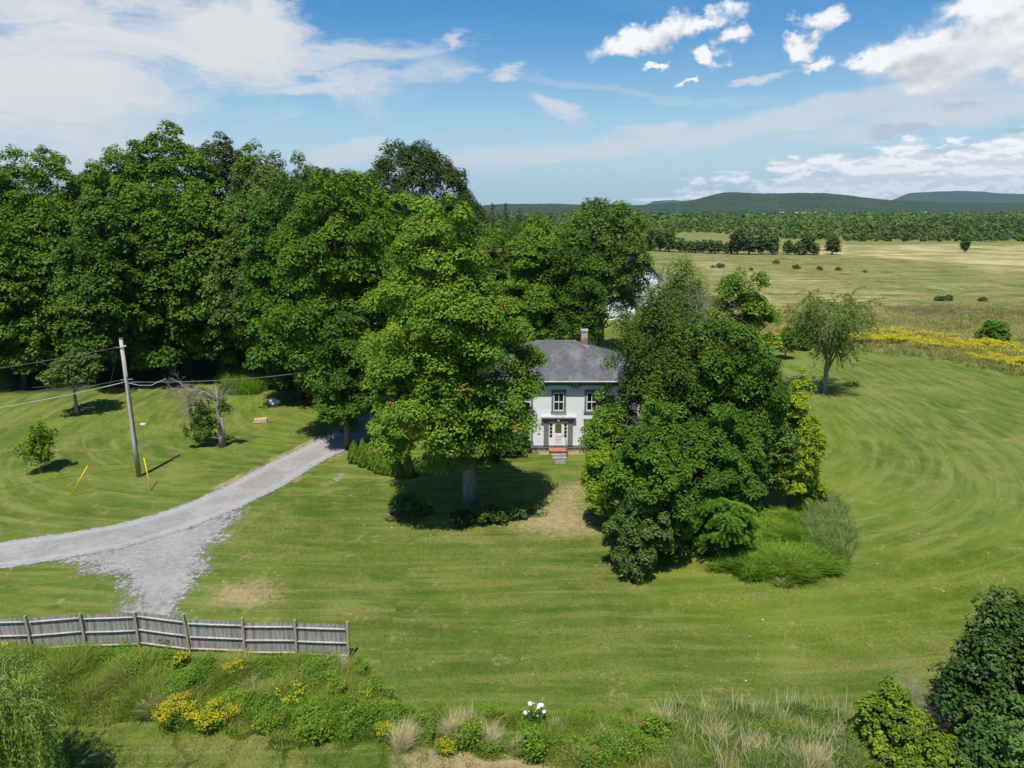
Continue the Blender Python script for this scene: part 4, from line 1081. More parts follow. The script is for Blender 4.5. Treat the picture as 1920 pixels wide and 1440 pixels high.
def frond_plant(name, px, py, H, rad, label, n=26, mat='lime'):
    """sumac like plant: pinnate fronds arching out"""
    SEED[0] += 1; rng = np.random.default_rng(SEED[0]); x, y = at(px, py)
    root = empty(name, (x, y, float(terrain(x, y))), label, 'shrub')
    C = []; N = []; A = []; mb = MB()
    for s in range(n):
        th = rng.uniform(0, 6.28); r = rad*math.sqrt(rng.uniform(0, 1))*.6; zt = H*rng.uniform(.30, 1)*(1-.8*(r/rad)**2)
        top = np.array([r*math.cos(th), r*math.sin(th), zt]); mb.tube([(top[0]*.3, top[1]*.3, -.1), tuple(top*[.7, .7, .6]), tuple(top)], [.03, .022, .012], 5)
        for q in range(9):
            a = rng.uniform(0, 6.28); L = rng.uniform(.7, 1.15); dirv = np.array([math.cos(a), math.sin(a), .35])
            for k in range(12):
                f = (k+1)/12; p = top+dirv*L*f+np.array([0, 0, -.55*L*f*f])
                tang = unit(dirv+np.array([0, 0, -1.1*f])); side = unit(np.cross(tang, [0, 0, 1.]))
                for sg in (-1, 1):
                    C.append(p+side*sg*.12+[0, 0, -.02]); N.append(unit(np.array([0, 0, 1.])+rng.normal(0, .2, 3)-side*sg*.3)); A.append(side*sg+tang*.35)
    C = np.array(C); N = np.array(N); A = unit(np.array(A))
    mb.build('stem', M['bark'], root)
    leaves_mesh('foliage', C, N,   .135, .5+rng.normal(0, .12, len(C)), M[mat], root, .30, rng, axis=A)
    return root
frond_plant('sumac', 1345, 1040, 3.9, 2.3, 'bright green sumac with arching fronds in front of the cluster', 75, 'sumac')
frond_plant('sumac', 1150, 918, 1.7, .9, 'small bright sumac against the old stout trunk', 12, 'sumac')

# ------------------------------------------------------------------ bare wood
def bare_branch(mb, rng, p, d, L, r, depth, curl=.3, droop=0.):
    pts = [p.copy()]; q = p.copy(); dd = unit(d)
    for k in range(4):
        dd = unit(dd+rng.normal(0, curl, 3)*.5+np.array([0, 0, -droop])); q = q+dd*L/4; pts.append(q.copy())
    mb.tube(pts, [r, r*.85, r*.7, r*.55, r*.4], 5)
    if depth > 0:
        for k in range(rng.integers(3, 5)):
            s = pts[rng.integers(1, 5)]; nd = unit(dd+rng.normal(0, .75, 3))
            bare_branch(mb, rng, s, nd, L*rng.uniform(.5, .72), r*.48, depth-1, curl, droop)

# half dead apple tree
rng = np.random.default_rng(42)
x, y = at(416, 838); apple = empty('apple_tree', (x, y, float(terrain(x, y))), 'half dead apple tree with bare grey crown and leafy left side', 'tree')
mb = MB(); mb.tube([(0, 0, -.2), (.05, 0, 1.2), (-.05, .1, 2.6), (.1, 0, 4.2), (.0, 0, 5.3)], [.30, .22, .19, .14, .05], 9)
mb.tube([(.15, .1, -.2), (.25, .1, 1.3), (.12, .1, 2.7)], [.16, .13, .10], 7)
mb.tube([(0, 0, 4.1), (-.8, -.1, 4.9), (-1.8, -.2, 5.1)], [.11, .09, .06], 6)
mb.build('trunk', M['deadwood'], apple, smooth=True)
mb = MB()
for k in range(17):
    z = rng.uniform(3.6, 5.2); base = np.array([-rng.uniform(0, 1.8), 0, z+.0])
    bare_branch(mb, rng, base, np.array([-rng.uniform(.2, 1.2), rng.normal(0, .6), rng.uniform(-.15, .35)]), rng.uniform(1.2, 2.1), .062, 3, .4, .05)
for k in range(7): bare_branch(mb, rng, np.array([0, 0, rng.uniform(3, 5)]), np.array([rng.uniform(.1, .8), rng.normal(0, .5), .6]), 1.3, .035, 2)
mb.build('bare_branches', M['deadwood'], apple)
P, N, T, Cc, L, ci = crown_points(rng, 4.3, .5, 1.5, 'round', .55, .34, .10, .62, .8, .9, .45, fill=.05)
P[:, 0] -= 1.45
leaves_mesh('foliage', P, N, .10*rng.uniform(.7, 1.2, len(P)), T, M['walnut'], apple, .6, rng)
P, N, T, Cc, L, ci = crown_points(rng, 4.6, 3.0, .6, 'mound', .5, .35, .10, .5, .8, .3, .3); P[:, 0] += .6
leaves_mesh('upper_foliage', P, N, .09, T, M['walnut'], apple, .6, rng)
# dead tree in the cluster
def dead_tree(px, D, ytop, label, n=8, spread=.8, L=2.6, seed=1):
    rng = np.random.default_rng(seed); H = zat(ytop, D)
    root = empty('dead_tree', (xat(px, D), D, 0), label, 'tree', 'dead grey trees in the cluster')
    mb = MB(); mb.tube([(0, 0, -.2), (.1, 0, H*.4), (0, .1, H*.8)], [.2, .15, .07], 7); mb.build('trunk', M['deadwood'], root, smooth=True)
    mb = MB()
    for k in range(n): bare_branch(mb, rng, np.array([0, 0, H*rng.uniform(.5, .8)]), np.array([rng.normal(0, spread), rng.normal(-.3, spread), 1.]), L, .06, 3, .3)
    mb.build('bare_branches', M['deadwood'], root)
dead_tree(1296, 51, 545, 'dead grey tree between the slender tree and the bright green maple', 12, .7, 3.0, 4)
dead_tree(1222, 43.5, 780, 'dead pale branches sticking out of the lower left of the cluster', 6, .9, 2.0, 6)
dead_tree(1222, 58, 480, 'dead grey twigs beside the barn at the top of the cluster', 8, .4, 2.2, 9)

# ------------------------------------------------------------------ weeping crowns
def weeping(name, label, x, y, H, rad, mat, bark, nstr, slen, leaf, asp, seed, trunk=.2, fork=1.6, topz=.55, flatness=.75, step=.11, fan=1.0, cat='tree', grav=.22):
    rng = np.random.default_rng(seed)
    root = empty(name, (x, y, float(terrain(x, y))), label, cat)
    C = []; N = []; A = []
    mb = MB()
    mb.tube([(0, 0, -.2), (.05, 0, fork*.5), (-.02, .05, fork), (.1, 0, H*.6)], [trunk*1.3, trunk, trunk*.9, trunk*.5], 9)
    heads = []
    nb = 14
    for k in range(nb):
        th = 2*math.pi*k/nb+rng.uniform(-.3, .3); f = rng.uniform(.25, .92)
        e = np.array([rad*f*math.cos(th), rad*f*math.sin(th), H*(topz+(.97-topz)*math.sqrt(max(0, 1-(f*flatness)**2))*rng.uniform(.8, 1.)-.05)])
        s = np.array([0, 0, fork*rng.uniform(.8, 1.4)]); md = s*.45+e*.55+np.array([0, 0, .12*H*rng.uniform(.2, 1)])
        mb.tube([s, s*.6+md*.4, md, e], [trunk*.5, trunk*.38, trunk*.25, .02], 6); heads.append((s, md, e))
    mb.build('trunk', M[bark], root, smooth=True)
    for k in range(nstr):
        s, md, e = heads[rng.integers(nb)]
        t_ = rng.uniform(.25, 1.05); p = (s*(1-t_)**2+2*md*t_*(1-t_)+e*t_*t_)+rng.normal(0, .32*rad*.3, 3)
        out = np.array([p[0], p[1], 0]); out = out/(np.linalg.norm(out)+.3)
        v = out*rng.uniform(.2, .9)*fan+rng.normal(0, .35, 3)+np.array([0, 0, .35]); L = slen*rng.uniform(.5, 1.3); m_ = int(L/step)
        q = p.copy(); tl = rng.normal(0, .13)
        for i in range(m_):
            v = v+np.array([0, 0, -grav]); v = v/np.linalg.norm(v)*1.0; q = q+v*step
            if q[2] < .35: break
            for _ in range(2):
                C.append(q+rng.normal(0, leaf*.55, 3)); A.append(v+rng.normal(0, .45, 3)); N.append(rng.normal(0, .6, 3)+out*.5+np.array([0, 0, .6])); 
            tl += rng.normal(0, .02)
        
    C = np.array(C); A = unit(np.array(A)); N = unit(np.array(N)); N = unit(N-A*np.sum(N*A, 1, keepdims=True))
    Ti = .45+rng.normal(0, .12, len(C))+.3*(vnoise(C[:, 0]+50, C[:, 2]+50, .7, 3)-.5)
    leaves_mesh('crown', C, N, leaf*rng.uniform(.7, 1.3, len(C)), np.clip(Ti, 0, .9), M[mat], root, asp, rng, axis=A)
    return root
x, y = at(1545, 737)
weeping('elm_tree', 'open elm with drooping sprays standing alone on the mown lawn at right', x, y, 11.8, 5.3, 'elm', 'bark_pale', 780, 1.8, .115, .44, 11, trunk=.26, fork=2.8, topz=.46, step=.13, grav=.125, fan=1.3)
weeping('willow_tree', 'weeping willow cut by the bottom left corner', xat(-30, 19.5, 3), 19.5, 6.6, 2.1, 'willow', 'bark', 1700, 2.4, .075, .17, 12, trunk=.2, fork=1.5, step=.06)

# ------------------------------------------------------------------ smaller trees and bushes
tree('apple_tree', 'small leafy tree with a bare trunk at the dark wood edge, left', 'tree', 145, 66, 640, 62, 3.0, 'olive', 'dome', py=775, rad=3.1, H=6.6, trunk=.17, bark='deadwood', leaf=.14, lobe=1.1, clump=.6, flat=.6, forks=20, lean=(.5, 0))
tree('young_tree', 'round young tree alone on the grass at the far left', 'tree', 80, 52, 790, 38, .5, 'lime', 'round', py=884, rad=1.65, H=4.0, trunk=.07, leaf=.10, lobe=.7, clump=.42, dens=.5, flat=.9, ragged=.7, forks=24, fill=.2)
tree('young_tree', 'slim young tree with its own shadow left of the weeping elm', 'tree', 1472, 96, 612, 16, .9, 'forest', 'egg', py=673, rad=1.35, H=4.6, trunk=.08, leaf=.17, lobe=.8, clump=.5, forks=10)
tree('young_tree', 'dark young tree at the meadow edge just left of the weeping elm', 'tree', 1500, 108, 600, 22, .3, 'olive', 'mound', py=655, rad=2.0, H=4.0, trunk=.08, leaf=.18, lobe=.9, clump=.6, forks=8)
def bush(px, py, H, rad, kind, label, group=None, name='shrub', **kw):
    a = dict(trunk=.06, leaf=.10, lobe=.7, clump=.42, forks=8, flat=.85, fill=.4); a.update(kw)
    return tree(name, label, 'shrub', px, 0, 0, 0, .15, kind, 'mound', py=py, H=H, rad=rad, group=group, **a)
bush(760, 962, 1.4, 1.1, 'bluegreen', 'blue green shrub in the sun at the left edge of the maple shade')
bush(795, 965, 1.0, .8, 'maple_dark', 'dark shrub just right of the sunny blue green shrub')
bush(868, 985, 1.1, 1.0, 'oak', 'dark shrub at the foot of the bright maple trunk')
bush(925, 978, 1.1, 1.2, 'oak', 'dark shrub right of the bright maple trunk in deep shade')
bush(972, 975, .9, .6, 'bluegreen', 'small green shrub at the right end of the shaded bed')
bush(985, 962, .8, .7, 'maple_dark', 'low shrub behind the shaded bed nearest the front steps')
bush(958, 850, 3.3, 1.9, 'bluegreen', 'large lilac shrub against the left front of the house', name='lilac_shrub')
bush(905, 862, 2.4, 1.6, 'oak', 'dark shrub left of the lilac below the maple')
bush(1861, 640, 3.4, 2.4, 'forest', 'round green bush standing in the yellow goldenrod', leaf=.2, lobe=1., clump=.7)
G2 = 'small shrubs scattered over the far meadow'
for px, py, h_, lab in ((1336, 502, 1.6, 'leftmost tiny shrub on the far meadow'), (1350, 502, 3.0, 'dark round shrub second from the left on the far meadow'), (1408, 507, 1.8, 'tiny meadow shrub below the far tree row, left of the flat one'),
        (1455, 494, 2.6, 'wide flat meadow shrub close under the far tree row'), (1492, 504, 2.8, 'meadow shrub below the spindly row tree'), (1537, 507, 2.3, 'meadow shrub below the round tree at the row end, left one'),
        (1571, 507, 2.2, 'meadow shrub below the round tree at the row end, right one'), (1622, 511, 1.5, 'smallest meadow shrub right of the row end'), (1762, 564, 2.2, 'left of two touching shrubs in the mid meadow'), (1777, 563, 2.5, 'right of two touching shrubs in the mid meadow'), (1842, 565, 1.9, 'single low shrub right of the touching pair')):
    bush(px, py, h_*.55, h_*.55, 'farwood' if h_ < 2.2 else 'hedge', lab, G2, leaf=.22, lobe=.8, clump=.7, forks=3)
bush(1600, 722, .45, 1.0, 'weedgreen', 'low green weed patch on the striped lawn right of the elm', leaf=.1, lobe=.4, clump=.3, forks=3, name='weed_patch')

# arborvitae row
G3 = 'upright arborvitae beside the driveway'
arb = [(665, 868, 1.9, .50, 'shaded arborvitae at the driveway end of the row'), (682, 874, 2.3, .52, 'tallest sunny arborvitae, second in the row'), (698, 880, 1.8, .42, 'third arborvitae from the driveway'),
       (710, 886, 1.8, .46, 'fourth arborvitae from the driveway'), (724, 889, 1.9, .48, 'fifth arborvitae, middle of the row'), (740, 892, 1.8, .44, 'sixth arborvitae from the driveway'), (748, 895, 1.5, .38, 'small seventh arborvitae overlapping the sixth'),
       (766, 895, 1.9, .46, 'arborvitae half in shade, last but one'), (779, 892, 1.4, .40, 'last short arborvitae under the maple')]
def arborvitae(px, py, H, rad, label):
    SEED[0] += 1; rng = np.random.default_rng(SEED[0]); x, y = at(px, py)
    root = empty('arborvitae', (x, y, float(terrain(x, y))), label, 'shrub', G3)
    n = 5200; t_ = rng.uniform(0, 1, n)**1.15; th = rng.uniform(0, 6.28, n)
    pr = np.interp(t_, [0, .1, .35, .7, .9, 1], [.75, .98, 1, .62, .25, .03])
    lum = 1+.12*np.sin(th*4+t_*9+rng.uniform(0, 6))+.08*np.sin(th*7-t_*14)
    rr_ = rad*pr*lum*rng.uniform(.80, 1.04, n)
    C = np.stack([rr_*np.cos(th), rr_*np.sin(th), .06+t_*H], 1)
    N = unit(np.stack([np.cos(th), np.sin(th), np.full(n, .45)], 1)+rng.normal(0, .4, (n, 3)))
    A = unit(np.stack([np.cos(th)*.5, np.sin(th)*.5, np.ones(n)], 1)+rng.normal(0, .3, (n, 3)))
    MB().tube([(0, 0, -.2), (0, 0, H*.8)], [.06, .02], 6).build('trunk', M['bark_dark'], root)
    leaves_mesh('crown', C, N, .055*rng.uniform(.7, 1.4, n), .45+.15*np.sin(th*5+t_*20)+rng.normal(0, .14, n), M['cedar'], root, .45, rng, axis=A)
for a in arb: arborvitae(*a)

# bottom right: dark tree and vine covered bushes
x0 = xat(1880, 23.5, 3)
tree('cherry_tree', 'dark glossy tree cut by the bottom right corner', 'tree', 1885, 23.5, 0, 0, .6, 'glossy', 'mound', H=6.0, rad=3.1, trunk=.16, leaf=.085, lobe=.95, clump=.48, flat=.8, forks=26, fill=.5, ragged=.3)
tree('cherry_tree', 'brighter green low growth under the dark tree at the bottom right corner', 'tree', 1900, 20.8, 0, 0, .3, 'bluegreen', 'mound', H=3.8, rad=2.1, trunk=.1, leaf=.08, lobe=.8, clump=.42, forks=12, fill=.5)
tree('vine_bush', 'yellow green vine covered bush left of the dark corner tree', 'shrub', 1665, 23.2, 0, 0, .15, 'vine', 'mound', H=2.7, rad=1.6, trunk=.06, leaf=.075, lobe=.62, clump=.30, flat=.6, forks=14, fill=.5, ragged=.7)
tree('vine_bush', 'low yellow leaved vine bush at the bottom edge beside the corner tree', 'shrub', 1735, 21.4, 0, 0, .15, 'vine', 'mound', H=2.0, rad=2.1, trunk=.06, leaf=.07, lobe=.62, clump=.28, flat=.6, forks=14, fill=.5, dens=.9, ragged=.6)
rngd = np.random.default_rng(77)
x, y = xat(1722, 23.5, 1), 23.6
o = MB()
for k in range(16): bare_branch(o, rngd, np.array([rngd.normal(0, .35), rngd.normal(0, .3), .2]), np.array([rngd.normal(0, .5), rngd.normal(0, .4), 1.2]), 1.6, .022, 3, .35)
tag(o.build('dead_brush', M['deadwood'], None, loc=(x, y, 0)), 'grey dead brush between the vine bush and the corner tree', 'shrub')

# ------------------------------------------------------------------ far tree row and lone trees: a few kinds, copied
protos = []
for k, (H, rad, prof, dens) in enumerate(((12, 3.6, 'round', 1.), (9, 2.9, 'dome', 1.), (11, 3.2, 'tall', .9), (6.5, 2.6, 'mound', 1.))):
    protos.append((H, tree('hedgerow_tree', 'x', 'tree', 1300, 335, 0, 0, H*.08, 'hedge', prof, H=H, rad=rad, trunk=.25, leaf=.42, lobe=1.5, clump=.9, forks=6, bark='bark_dark', group='trees of the far hedgerow', seed=900+k, ragged=.3)))
row = [(1222, 470, 428, 2, 'tall tree at the far left of the hedgerow beside the round topped tree'), (1238, 471, 432, 0, 'second hedgerow tree from the left, bushy and tall'), (1254, 472, 430, 2, 'third hedgerow tree from the left, tall and narrow'),
       (1275, 473, 446, 1, 'low hedgerow tree just right of the tall left three'), (1291, 473, 451, 3, 'first of the low clipped looking hedgerow trees'), (1304, 474, 450, 3, 'low rounded hedgerow tree left of the hedge middle'),
       (1318, 474, 449, 1, 'low domed hedgerow tree in the hedge middle'), (1333, 475, 449, 3, 'low hedgerow tree right of the hedge middle'), (1347, 475, 451, 1, 'low pointed hedgerow tree before the first tall dark crown'),
       (1364, 476, 454, 3, 'lowest hedgerow tree beside the first tall dark crown'), (1382, 477, 430, 0, 'tallest dark hedgerow tree with a broad crown'), (1404, 477, 438, 1, 'dark tree touching the right side of the tallest hedgerow tree'),
       (1427, 477, 439, 0, 'left tree of the dark middle pair in the row'), (1448, 477, 441, 2, 'right tree of the dark middle pair in the row'), (1477, 477, 450, 2, 'small spindly tree standing in the gap of the row'),
       (1498, 478, 452, 3, 'low bush like tree left of the broad row end tree'), (1512, 477, 436, 0, 'broad tree with a visible trunk near the right end of the row'), (1526, 478, 455, 3, 'low growth at the right foot of the broad row end tree'),
       (1560, 477, 442, 1, 'separate dark rounded tree at the right end of the row'), (1808, 473, 445, 0, 'lone small tree far out on the tan hay field')]
used = set()
for px, py, yt, k, lab in row:
    x, y = at(px, py); Hn = zat(yt, y); H0, pr = protos[k]
    if k in used: o = copy_tree(pr)
    else: o = pr; used.add(k)
    o.location = (x, y, 0); s = Hn/H0; o.scale = (s*random.uniform(1.2, 1.45), s*random.uniform(1.2, 1.45), s); o.rotation_euler = (0, 0, random.uniform(0, 6.28)); o['label'] = lab
    if px == 1808:
        o.scale = (s*1.1, s*1.1, s); del o['group']

#@@SECTION weeds
# ------------------------------------------------------------------ grasses and weeds
rng = np.random.default_rng(21)
def zpts(xy): return np.stack([xy[:, 0], xy[:, 1], terrain(xy[:, 0], xy[:, 1])-.02], 1)
# bank of weeds in front of the fence
BANK = [(-120, 1222), (660, 1240), (690, 1290), (745, 1330), (760, 1400), (560, 1392), (400, 1372), (200, 1358), (60, 1350), (-120, 1345)]
xy = scatter_poly(rng, BANK, 95000)
p1 = vnoise(xy[:, 0], xy[:, 1], 1.5, 31); p2 = vnoise(xy[:, 0], xy[:, 1], .6, 32)
h = .30+.85*p1*rng.uniform(.5, 1.1, len(xy))+.15*p2
edge = seg_dist(xy[:, 0], xy[:, 1], [at(*q) for q in BANK], True); h *= np.clip(.40+edge/1.6, 0, 1)
T = np.clip(.10+.60*vnoise(xy[:, 0], xy[:, 1], 1.1, 33)**1.5+rng.normal(0, .12, len(xy)), 0, .9)
tag(blades('tall_grass', zpts(xy), h, .026, .50, T, M['weed'], None, rng), 'uncut bank of tall mixed grasses in front of the picket fence', 'grass', kind='stuff')
# leafy weeds through the bank
def weed_cloud(name, poly, n, hlo, hhi, leaf, mat, label, seed, cellsize=.8, thresh=.35):
    r_ = np.random.default_rng(seed); xy = scatter_poly(r_, poly, n*3)
    m_ = vnoise(xy[:, 0], xy[:, 1], cellsize, seed) > thresh; xy = xy[m_][:n]
    n = len(xy); big = vnoise(xy[:, 0], xy[:, 1], cellsize*1.2, seed+1)
    z = terrain(xy[:, 0], xy[:, 1])+r_.uniform(0, 1, n)**.6*(hlo+(hhi-hlo)*big)
    C = np.stack([xy[:, 0], xy[:, 1], z], 1); N = unit(r_.normal(0, .5, (n, 3))+[0, 0, 1])
    T = .35+.5*(vnoise(xy[:, 0], xy[:, 1], .7, seed+2)-.3)+r_.normal(0, .12, n)
    o = leaves_mesh(name, C, N, leaf*r_.uniform(.6, 1.3, n), np.clip(T, 0, .9), M[mat], None, .4, r_)
    return tag(o, label, 'weeds', kind='stuff')
weed_cloud('leafy_weeds', [(250, 1260), (660, 1250), (700, 1300), (745, 1340), (755, 1395), (560, 1388), (420, 1372), (300, 1350)], 60000, .35, 1.15, .055, 'weedgreen', 'leafy green weeds crowding the right half of the bank below the fence', 51)
weed_cloud('leafy_weeds', [(0, 1215), (340, 1225), (300, 1340), (60, 1340)], 16000, .2, .8, .05, 'weedgreen', 'sparse leafy weeds among grass on the left half of the bank', 52, .8, .55)
# strip along the bottom
STRIP = [(700, 1330), (860, 1335), (1100, 1345), (1330, 1330), (1560, 1325), (1700, 1360), (1760, 1480), (1200, 1480), (980, 1425), (760, 1400)]
xy = scatter_poly(rng, STRIP, 80000)
h = .22+.55*vnoise(xy[:, 0], xy[:, 1], 1.3, 41)*rng.uniform(.5, 1.1, len(xy))
edge = seg_dist(xy[:, 0], xy[:, 1], [at(*q) for q in STRIP], True); h *= np.clip(.3+edge/1.0, 0, 1)
T = np.clip(.12+.75*vnoise(xy[:, 0], xy[:, 1], .8, 43)**1.4+rng.normal(0, .12, len(xy)), 0, .9)
tag(blades('tall_grass', zpts(xy), h, .022, .55, T, M['weed'], None, rng), 'strip of uncut grass and weeds along the bottom edge', 'grass', kind='stuff')
weed_cloud('leafy_weeds', [(750, 1345), (1320, 1345), (1330, 1440), (1000, 1420), (800, 1400)], 42000, .2, .75, .045, 'weedgreen', 'low green weeds between the straw tufts along the bottom edge', 53, .9, .40)
weed_cloud('leafy_weeds', [(1240, 1370), (1400, 1345), (1560, 1345), (1620, 1400), (1580, 1440), (1250, 1440)], 26000, .2, .75, .045, 'weedgreen', 'green weeds mixed through the reed grass at the bottom right', 58, .7, .45)
REED = [(1235, 1370), (1400, 1335), (1560, 1335), (1620, 1380), (1600, 1480), (1260, 1480)]
xy = scatter_poly(rng, REED, 20000)
tag(blades('reed_grass', zpts(xy), .32+.5*vnoise(xy[:, 0], xy[:, 1], .9, 61)*rng.uniform(.6, 1.1, len(xy)), .030, .32, .3+rng.normal(0, .18, len(xy)), M['reed'], None, rng), 'blue green reed grass along the bottom right beside the vine bush', 'grass', kind='stuff')
xy = scatter_poly(rng, [(1240, 1350), (1600, 1330), (1560, 1480), (1260, 1480)], 1300)
xy = xy[vnoise(xy[:, 0], xy[:, 1], .7, 62) > .45]
tag(blades('seed_heads', zpts(xy), rng.uniform(.9, 1.35, len(xy)), .022, .22, .6+rng.normal(0, .2, len(xy)), M['straw'], None, rng), 'pale ripe seed heads standing above the blue green reed grass', 'grass', kind='stuff')
# patch beside the cluster
PATCH = [(1340, 1065), (1385, 1000), (1440, 972), (1520, 950), (1565, 955), (1590, 1010), (1580, 1080), (1500, 1098), (1400, 1090)]
xy = scatter_poly(rng, PATCH, 80000)
edge = seg_dist(xy[:, 0], xy[:, 1], [at(*q) for q in PATCH], True)
h = (.28+.45*vnoise(xy[:, 0], xy[:, 1], 1.6, 71)+.45*vnoise(xy[:, 0], xy[:, 1], .5, 72)*rng.uniform(.5, 1.2, len(xy)))*np.clip(.3+edge/1.3, 0, 1)
T = np.clip(.12+.70*vnoise(xy[:, 0], xy[:, 1], 1.0, 73)+rng.normal(0, .15, len(xy)), 0, .9)
tag(blades('tall_grass', zpts(xy), h, .040, .75, T, M['weedgreen'], None, rng), 'rounded patch of tall bright grass right of the tree cluster', 'grass', kind='stuff')
RP = [(1520, 955), (1560, 945), (1590, 985), (1585, 1060), (1540, 1050), (1520, 1000)]
xy = scatter_poly(rng, RP, 15000)
tag(blades('reed_grass', zpts(xy), rng.uniform(.7, 1.3, len(xy)), .04, .35, .35+rng.normal(0, .15, len(xy)), M['reed'], None, rng), 'blue green reeds at the right rim of the tall grass patch', 'grass', kind='stuff')
weed_cloud('leafy_weeds', [(1345, 1065), (1390, 1000), (1450, 975), (1540, 990), (1575, 1075), (1490, 1095), (1400, 1088)], 22000, .3, 1.1, .08, 'weedgreen', 'leafy weeds mixed into the rounded patch beside the sumac', 57, .7, .5)
# weeds at the edge of the dark wood
xy = scatter_poly(rng, [(425, 735), (440, 705), (500, 705), (500, 725), (470, 738)], 12000)
tag(blades('tall_weeds', zpts(xy), rng.uniform(.8, 1.6, len(xy)), .06, .3, .45+rng.normal(0, .15, len(xy)), M['weedgreen'], None, rng), 'bright tall weeds at the wood edge behind the bare apple branches', 'grass', kind='stuff')
# meadow edge: coarse tufts
ME = [(1430, 648), (1520, 650), (1600, 657), (1700, 668), (1800, 682), (1870, 696), (1990, 720), (1990, 560), (1400, 545), (1380, 610)]
xy = scatter_poly(rng, ME, 70000)
edge = seg_dist(xy[:, 0], xy[:, 1], [at(*q) for q in ME[:7]]); T = np.clip(.30+.5*(vnoise(xy[:, 0]*.5, xy[:, 1], 3., 81)-.35)+rng.normal(0, .13, len(xy)), 0, .9)
T -= .3*np.clip(1-edge/7, 0, 1)
tag(blades('meadow_grass', zpts(xy), rng.uniform(.25, .8, len(xy))*np.clip((165-xy[:, 1])/45, .12, 1), .09, .6, np.clip(T, 0, .9), M['meadow'], None, rng), 'unmown meadow grass beyond the edge of the striped lawn', 'grass', kind='stuff')
GP = [(1440, 618), (1500, 620), (1620, 628), (1700, 622), (1860, 640), (1990, 652), (1990, 712), (1900, 696), (1800, 668), (1700, 652), (1560, 642), (1450, 638)]
xy = scatter_poly(rng, GP, 60000); xy = xy[vnoise(xy[:, 0]*.35, xy[:, 1], 2.4, 91)+.25*vnoise(xy[:, 0], xy[:, 1], .9, 92)+rng.normal(0, .14, len(xy)) > .80]
C = np.stack([xy[:, 0], xy[:, 1], .55+.5*vnoise(xy[:, 0], xy[:, 1], 2., 93)+rng.uniform(-.15, .1, len(xy))], 1)
o = leaves_mesh('goldenrod', C, unit(rng.normal(0, .45, (len(C), 3))+[0, -.3, 1]), .10*rng.uniform(.6, 1.3, len(C)), np.clip(.4+rng.normal(0, .2, len(C)), 0, .9), M['gold'], None, .7, rng)
tag(o, 'band of yellow goldenrod in flower along the meadow edge', 'flowers', kind='stuff')

# flowering plants one can tell apart
def flower_plant(px, py, H, rad, label, name='goldenrod_plant', nfl=900, nlf=2600, mat='weedgreen', fl='gold', fs=.032, group='yellow flowering plants on the bank', top=.72, ls=.05):
    SEED[0] += 1; rng = np.random.default_rng(SEED[0]); x, y = at(px, py)
    root = empty(name, (x, y, float(terrain(x, y))), label, 'plant', group)
    mb = MB(); ns = 16
    tips = []
    for k in range(ns):
        a = rng.uniform(0, 6.28); r = rad*math.sqrt(rng.uniform(0, 1)); tp = np.array([r*math.cos(a), r*math.sin(a), H*rng.uniform(.72, 1.)*(1-.25*(r/rad)**2)]); tips.append(tp)
        mb.tube([(tp[0]*.4, tp[1]*.4, -.05), tuple(tp*[.75, .75, .6]), tuple(tp)], [.012, .010, .006], 4)
    mb.build('stem', M['weedgreen_stem'], root)
    tips = np.array(tips)
    s = rng.integers(0, ns, nlf); f = rng.uniform(.08, .97, (nlf, 1)); base = tips[s]*np.concatenate([.4+.6*f, .4+.6*f, f], 1)
    C = base+rng.normal(0, .07+rad*.10, (nlf, 3))*[1, 1, .7]
    leaves_mesh('leaves', C, unit(rng.normal(0, .5, (nlf, 3))+[0, 0, 1]), ls*rng.uniform(.6, 1.4, nlf), np.clip(.35+rng.normal(0, .17, nlf), 0, .9), M[mat], root, .35, rng)
    s = rng.integers(0, ns, nfl); C = tips[s]+rng.normal(0, .055+rad*.06, (nfl, 3))*[1.2, 1.2, .5]; C[:, 2] = np.maximum(C[:, 2], H*top*.7)
    leaves_mesh('flowers', C, unit(rng.normal(0, .5, (nfl, 3))+[0, -.3, 1]), fs*rng.uniform(.6, 1.3, nfl), np.clip(.45+rng.normal(0, .2, nfl), 0, .9), M[fl], root, .8, rng)
    return root
M['weedgreen_stem'] = plain_mat('green_stem', (.08,.14,.03), .7)
for a in ((335, 1358, 1.15, .75, 'broad goldenrod clump with the most yellow on the bank, below the fence middle'), (395, 1362, 1.0, .65, 'goldenrod clump just right of the broadest one, touching it'), (440, 1275, .95, .38, 'small goldenrod plant high on the bank near the tan dead weeds'),
          (430, 1350, .7, .45, 'pale goldenrod clump between the broad clumps and the leafy weeds'), (725, 1378, .6, .35, 'yellow clump at the right end of the bank beside the first straw tuft')):
    flower_plant(*a, nfl=int(1500*a[3]))
for a in ((345, 1270, 1.35, .30, 'tall sunflower like plant directly in front of the fence middle'), (548, 1330, 1.2, .55, 'large leafy plant with yellow heads at the middle of the right bank'), (12, 1235, .8, .3, 'yellow flowered weed at the left frame edge below the fence')):
    flower_plant(*a, name='sunflower_plant', nfl=150, nlf=900, ls=.10, fs=.05)
flower_plant(835, 1410, .45, .35, 'low yellow flowered plant between the straw tufts at the bottom', nfl=260, nlf=700)
flower_plant(1110, 1425, .8, .9, 'low rounded green goldenrod clump in bud at the bottom middle', nfl=60, nlf=4500)
flower_plant(1180, 1415, .75, .7, 'green budded clump just right of the rounded bottom middle clump', nfl=60, nlf=3500)
rt = random.Random(31)
